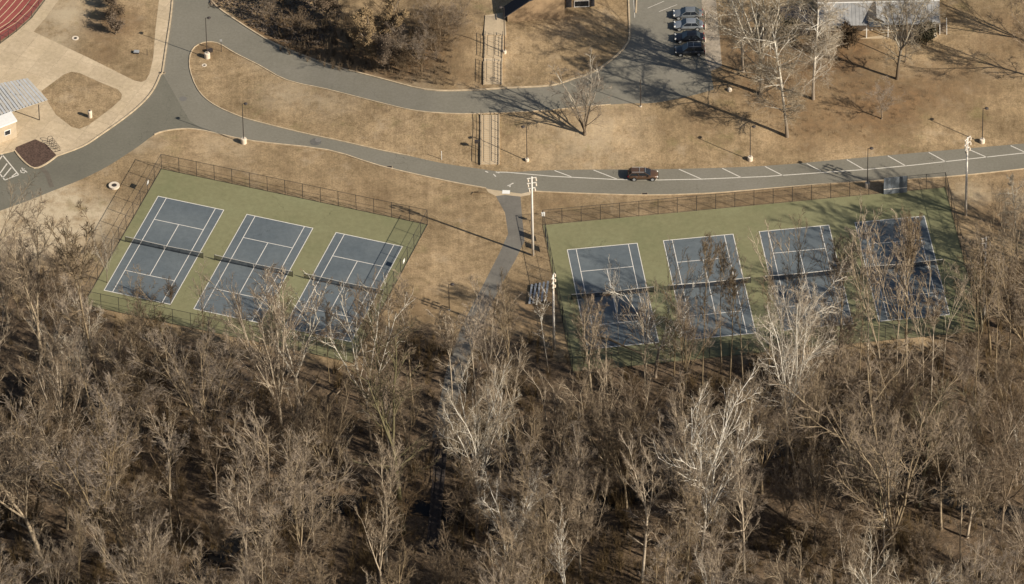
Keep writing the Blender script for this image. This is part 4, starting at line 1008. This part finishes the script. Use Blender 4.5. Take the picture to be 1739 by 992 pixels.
# leafy trees of the roundabout island and evergreens
def leafy(p, h, rw, label, mat, n, seed, lm='bark_brown', twig='twig_brown', sz=.13, rad=.3, name='leafy_tree'):
    global lf
    lf = MB(); P = PP(H=h, fork=.16, r=.16+h*.012, leaders=5, lang=(8,34), wob=.1, up=.05, kids=(6,4,4,3), ang=(22,52), ratio=.34*rw, leaves=(n, sz, rad, 0), rmin=.012)
    t_, c_ = build_tree(seed, P); r = empty(name, p, label=label, cat='tree')
    t_.build('trunk', M[lm], r, True); c_.build('twigs', M[twig], r); lf.build('crown', M[mat], r)
leafy(G(634,90), 10, 1.05, 'round tree still holding pale tan dead leaves above the upper road', 'leaf_tan', 24000, 301, sz=.10, rad=.22)
leafy(G(660,118), 7.5, 1.1, 'dark brown leafy shrub tree right of the tan-leaved tree', 'leaf_rust', 9000, 302, sz=.08)
for k_, (kd_, bx_, by_, h_, lab_) in enumerate([('vase',716,130,9.5,'thin brown tree at the right end of the thicket above the upper road'),('young',742,100,8,'loose twiggy tree at the right side of the thicket'),('brown',735,60,9,'loose brown tree behind the thicket near the top of the photo'),
    ('brown',676,62,9,'brown tree directly behind the dark shrub tree'),('young',690,128,6,'low twiggy tree at the road side of the thicket'),('young',510,60,4.5,'low twiggy tree in the shade of the island, right one'),('young',455,38,4.5,'low twiggy tree in the shade of the island, left one'),('vase',560,20,8,'brown fan tree left of the tan-leaved tree at the top edge'),('young',770,70,6,'small loose tree right of the thicket')]):
    place(kd_, G(bx_, by_), h_, lab_, mats=('bark_brown', 'twig_brown' if k_ % 2 else 'twig_tan'), wide=1.25)
leafy(G(555,30), 6, 1.0, 'dark brown tree left of the tan-leaved tree at the top edge', 'leaf_rust', 5000, 306, sz=.11)
leafy(G(680,-20), 11, 1.2, 'tall leafy tree beyond the top edge shading the island, middle one', 'leaf_rust', 12000, 307, sz=.16)
leafy(G(600,-12), 10, 1.2, 'leafy tree beyond the top edge shading the island, left one', 'leaf_rust', 12000, 312, sz=.16)
leafy(G(480,10), 5.5, 1.2, 'low dark shrub in the shade on the island, near the top edge', 'leaf_rust', 3000, 308, sz=.10, name='shrub')
for k_, (bx_, by_) in enumerate(((196,58),(193,36),(191,12))): leafy(G(bx_, by_), 2.6, 1.3, '%s of three dark brown shrubs in a row on the lawn by the track' % ('nearest','middle','farthest')[k_], 'leaf_rust', 1900, 309+20*k_, sz=.08, name='shrub')
leafy(G(1345,75), 5, 1.1, 'dark evergreen bush in front of the shed', 'leaf_ever', 5000, 310, sz=.14, name='shrub')
leafy(G(1440,82), 3.2, 1.5, 'low brown bush below the house porch, left one', 'leaf_rust', 3500, 311, name='shrub')
leafy(G(1575,76), 3.0, 1.5, 'low dark bush below the right end of the house porch', 'leaf_ever', 3000, 313, name='shrub')
# brush thicket and understorey, too many stems to count
def brush(name, region_fn, count, hr, seed, mat, px_box, sr=(.012, .028), stems=(8, 15)):
    rn = random.Random(seed); V = []; F = []; c = 0; t = 0
    while c < count and t < count*8:
        t += 1; px = rn.uniform(px_box[0], px_box[2]); py = rn.uniform(px_box[1], px_box[3]); pr = region_fn(px, py)
        if rn.random() > pr: continue
        c += 1; p = G0(px, py, -1.5 if py > 650 else (0 if py > 280 else 2)); p.z = hgt(p.x, p.y)-.05; h0 = rn.uniform(*hr)*(.5+.5*pr)
        for k in range(rn.randint(*stems)):
            az = rn.uniform(0, 6.283); sp = rn.uniform(.05, .55); h = h0*rn.uniform(.5, 1.1)
            a = p + Vector((rn.gauss(0,.12), rn.gauss(0,.12), 0)); m_ = a + Vector((math.cos(az)*sp*h*.4, math.sin(az)*sp*h*.4, h*.55)); e = m_ + Vector((math.cos(az+rn.gauss(0,.6))*sp*h*.55, math.sin(az+rn.gauss(0,.6))*sp*h*.55, h*.45))
            r = rn.uniform(*sr); n0 = len(V)
            for q, rr in ((a, r), (m_, r*.75), (e, r*.4)):
                V += [(q.x+rr, q.y, q.z), (q.x-rr*.5, q.y+rr*.87, q.z), (q.x-rr*.5, q.y-rr*.87, q.z)]
            for s in (0, 3):
                for j in range(3): q = (j+1) % 3; F.append((n0+s+j, n0+s+q, n0+s+3+q, n0+s+3+j))
            for _ in range(2):   # side twigs
                q0 = a.lerp(m_, rn.random()) if rn.random() < .3 else m_.lerp(e, rn.random()); az2 = rn.uniform(0, 6.283); l2 = h*rn.uniform(.15, .35)
                q1 = q0 + Vector((math.cos(az2)*l2*.6, math.sin(az2)*l2*.6, l2*.7)); n0 = len(V); r2 = r*.7
                V += [(q0.x+r2, q0.y, q0.z), (q0.x-r2, q0.y+r2, q0.z), (q0.x, q0.y-r2, q0.z), (q1.x, q1.y, q1.z)]
                F += [(n0, n0+1, n0+3), (n0+1, n0+2, n0+3), (n0+2, n0, n0+3)]
    link(name, mesh(name, V, F, mat), kind='stuff')
def wood_p(px, py):
    e = interp(px, [a for a, _ in FE], [b for _, b in FE])
    if py < e-8: return 0
    if abs(px-(752-(py-738)*.087)) < 17 and py > 640: return 0
    if py < 745 and abs(px-interp(py, [540,600,700,740], [800,785,755,742])) < 13: return 0
    pp = G0(px, py, 0 if py < 600 else -1.5)
    if inside((pp.x, pp.y), LB) or inside((pp.x, pp.y), RB): return 0
    nn = noise.noise(Vector((px*.012, py*.018, 5)))
    return max(.04, min(1, .45 + 1.1*nn)) * min(1, .3+(py-e)/60)
brush('woodland_understorey', wood_p, 5200, (1.4, 4.2), 5, M['brush'], (-80, 430, 1820, 1200), (.014, .034))
def island_p(px, py):
    e = interp(px, [a for a, _ in UP_TOP[1:9]], [b for _, b in UP_TOP[1:9]])
    return 1. if (py < e-6 and (px < 700 or py < 150)) else 0
brush('roadside_thicket', island_p, 420, (.7, 2.2), 6, M['twig_tan'], (470, 20, 770, 150))
brush('lawn_brush', lambda a, b: .8 if ((a-1400)/190)**2 + ((b-150)/75)**2 < 1 else 0, 300, (.3, 1.1), 9, M['twig_brown'], (1200, 70, 1600, 230), (.008,.016), (4,8))
def leaves_stuff(name, n, seed, mat, fn, box, sz=.12):
    rn = random.Random(seed); V = []; F = []; c = 0
    while c < n:
        px = rn.uniform(box[0], box[2]); py = rn.uniform(box[1], box[3])
        c += 1
        if rn.random() > fn(px, py): continue
        p = G0(px, py, -1.5 if py > 650 else 0); p.z = hgt(p.x, p.y) + rn.uniform(.02, .25)
        e = Vector((rn.gauss(0,1), rn.gauss(0,1), rn.gauss(0,.5))).normalized(); g = e.cross(Vector((0,.3,1))).normalized(); s = sz*rn.uniform(.5, 1.6); m_ = len(V)
        V += [p-e*s, p+g*s*.6, p+e*s, p-g*s*.6]; F.append((m_, m_+1, m_+2, m_+3))
    link(name, mesh(name, V, F, mat), kind='stuff')
leaves_stuff('fallen_leaves', 45000, 12, M['leaf_rust'], wood_p, (-80, 430, 1820, 1130), .13)
leaves_stuff('island_brush_and_shade', 9000, 14, M['leaf_rust'], lambda a, b: island_p(a, b) if ((a-465)/115)**2 + ((b-28)/70)**2 < 1 and G0(a,b,.3) else 0, (350, -30, 590, 100), .2)  # dark brown brush cover, its tone also painting in the island's shade
# fallen logs
LOGS = [((0,895),(52,882),.22,'white fallen limb at the left edge of the wood'),((18,672),(60,705),.2,'pale leaning log left of the large far-left tree'),((1015,575),(1100,612),.2,'pale fallen limb across the foot of the first right-hand court'),((930,915),(962,938),.2,'short pale log at the bottom centre of the wood'),((1690,765),(1739,750),.25,'thick pale fallen limb near the right edge'),((340,975),(400,970),.16,'thin pale log at the lower left'),((560,690),(600,640),.13,'pale leaning limb below the second left court'),((1010,860),(1040,790),.14,'pale leaning limb at the centre of the wood'),((230,935),(275,955),.13,'short pale log right of the lower left corner'),((1320,905),(1390,890),.12,'thin pale log at the lower right of centre'),((860,800),(905,835),.14,'pale log right of the white sycamore by the footbridge'),((120,880),(150,925),.13,'short pale log beside the thick dark trunk'),((1375,712),(1398,728),.14,'short pale branch right of the brightest white sycamore')]
for a, b, r0, lab in LOGS:
    A = G(*a); B = G(*b); d = B-A; r = empty('fallen_log', A, label=lab, cat='log', group='fallen logs in the wood'); mid = d*.5 + Vector((rnd.uniform(-.3,.3), rnd.uniform(-.3,.3), .9))
    MB().tube([Vector((0,0,.3)), mid*.5+Vector((0,0,.5)), mid, d*.8+Vector((0,0,.8)), d+Vector((0,0,.3))], [r0, r0*.9, r0*.8, r0*.6, r0*.4], 7).build('stem', M['bark_white'], r, True)
    MB().tube([mid, mid+Vector((.5,.3,1.1)), mid+Vector((1.3,.2,1.8))], [r0*.45, r0*.3, r0*.12], 5).build('side_branch', M['bark_white'], r)
# more trees standing before the courts
for k, (kind, bx, by, ty, lab, mt_) in enumerate([
 ('sparse',1010,650,520,'thin tree before the lower left corner of the first right-hand court',None),('sparse',1095,660,500,'thin tree before the lower right part of the first right-hand court',None),
 ('vase',1165,670,520,'tan fan tree before the lower left of the second right-hand court',None),('pole',1240,665,470,'pole tree before the lower right line of the second right-hand court',None),
 ('vase',1400,665,515,'tan fan tree before the lower right of the third right-hand court',None),('sparse',1460,640,440,'thin tree in the gap between the third and fourth right-hand courts',None),
 
 ('sparse',1430,655,405,'thin tree directly below the right line of the third right-hand court',None),('sparse',1475,640,395,'thin pole tree before the left line of the fourth right-hand court',None),
 ('sparse',1520,690,430,'thin tall tree before the middle of the fourth right-hand court',None),
 ('sparse',1335,650,410,'thin pole tree before the middle of the third right-hand court',None),
 ('sparse',1690,640,430,'thin tree in the right strip, behind the straight bright trunk',None),('sparse',1715,600,380,'thin tree in the right strip nearest the right edge',None),
 ('sparse',1722,520,350,'pole tree at the right edge below the pale worn track',None),('sparse',1655,690,450,'tall tree just right of the lower right court corner',None),
 ('sparse',1700,545,440,'small fan tree in the right strip beside the pole tree',None),('sparse',1705,455,330,'thin tree in the right strip, uppermost',None),
 ('sparse',1145,640,450,'thin tree before the left edge of the second right-hand court',None),
 ('sparse',1262,650,440,'thin brownish tree before the right edge of the second right-hand court',None),('sparse',1305,665,470,'brownish fan tree behind the brightest white sycamore',None),
 
 ('sparse',1600,650,450,'reddish tan tree before the lower right corner of the fourth court',None),('sparse',1632,650,530,'dense tan tree at the lower right corner fence of the courts',None),
('pole',560,650,520,'thin tree below the lower left of the third left court',None),
 ('young',640,600,500,'low twiggy tree right of the lower corner of the left-hand courts',None),('vase',30,540,420,'tan fan tree at the left edge above the wood',None),('young',95,500,425,'twiggy shrub-like tree at the left edge on the pale grass',None),('young',140,530,450,'twiggy shrub-like tree just left of the lower left court fence',None)]):
    place(kind, G(bx, by), (by-ty)/8.44, lab, mats=mt_, wide=.8)
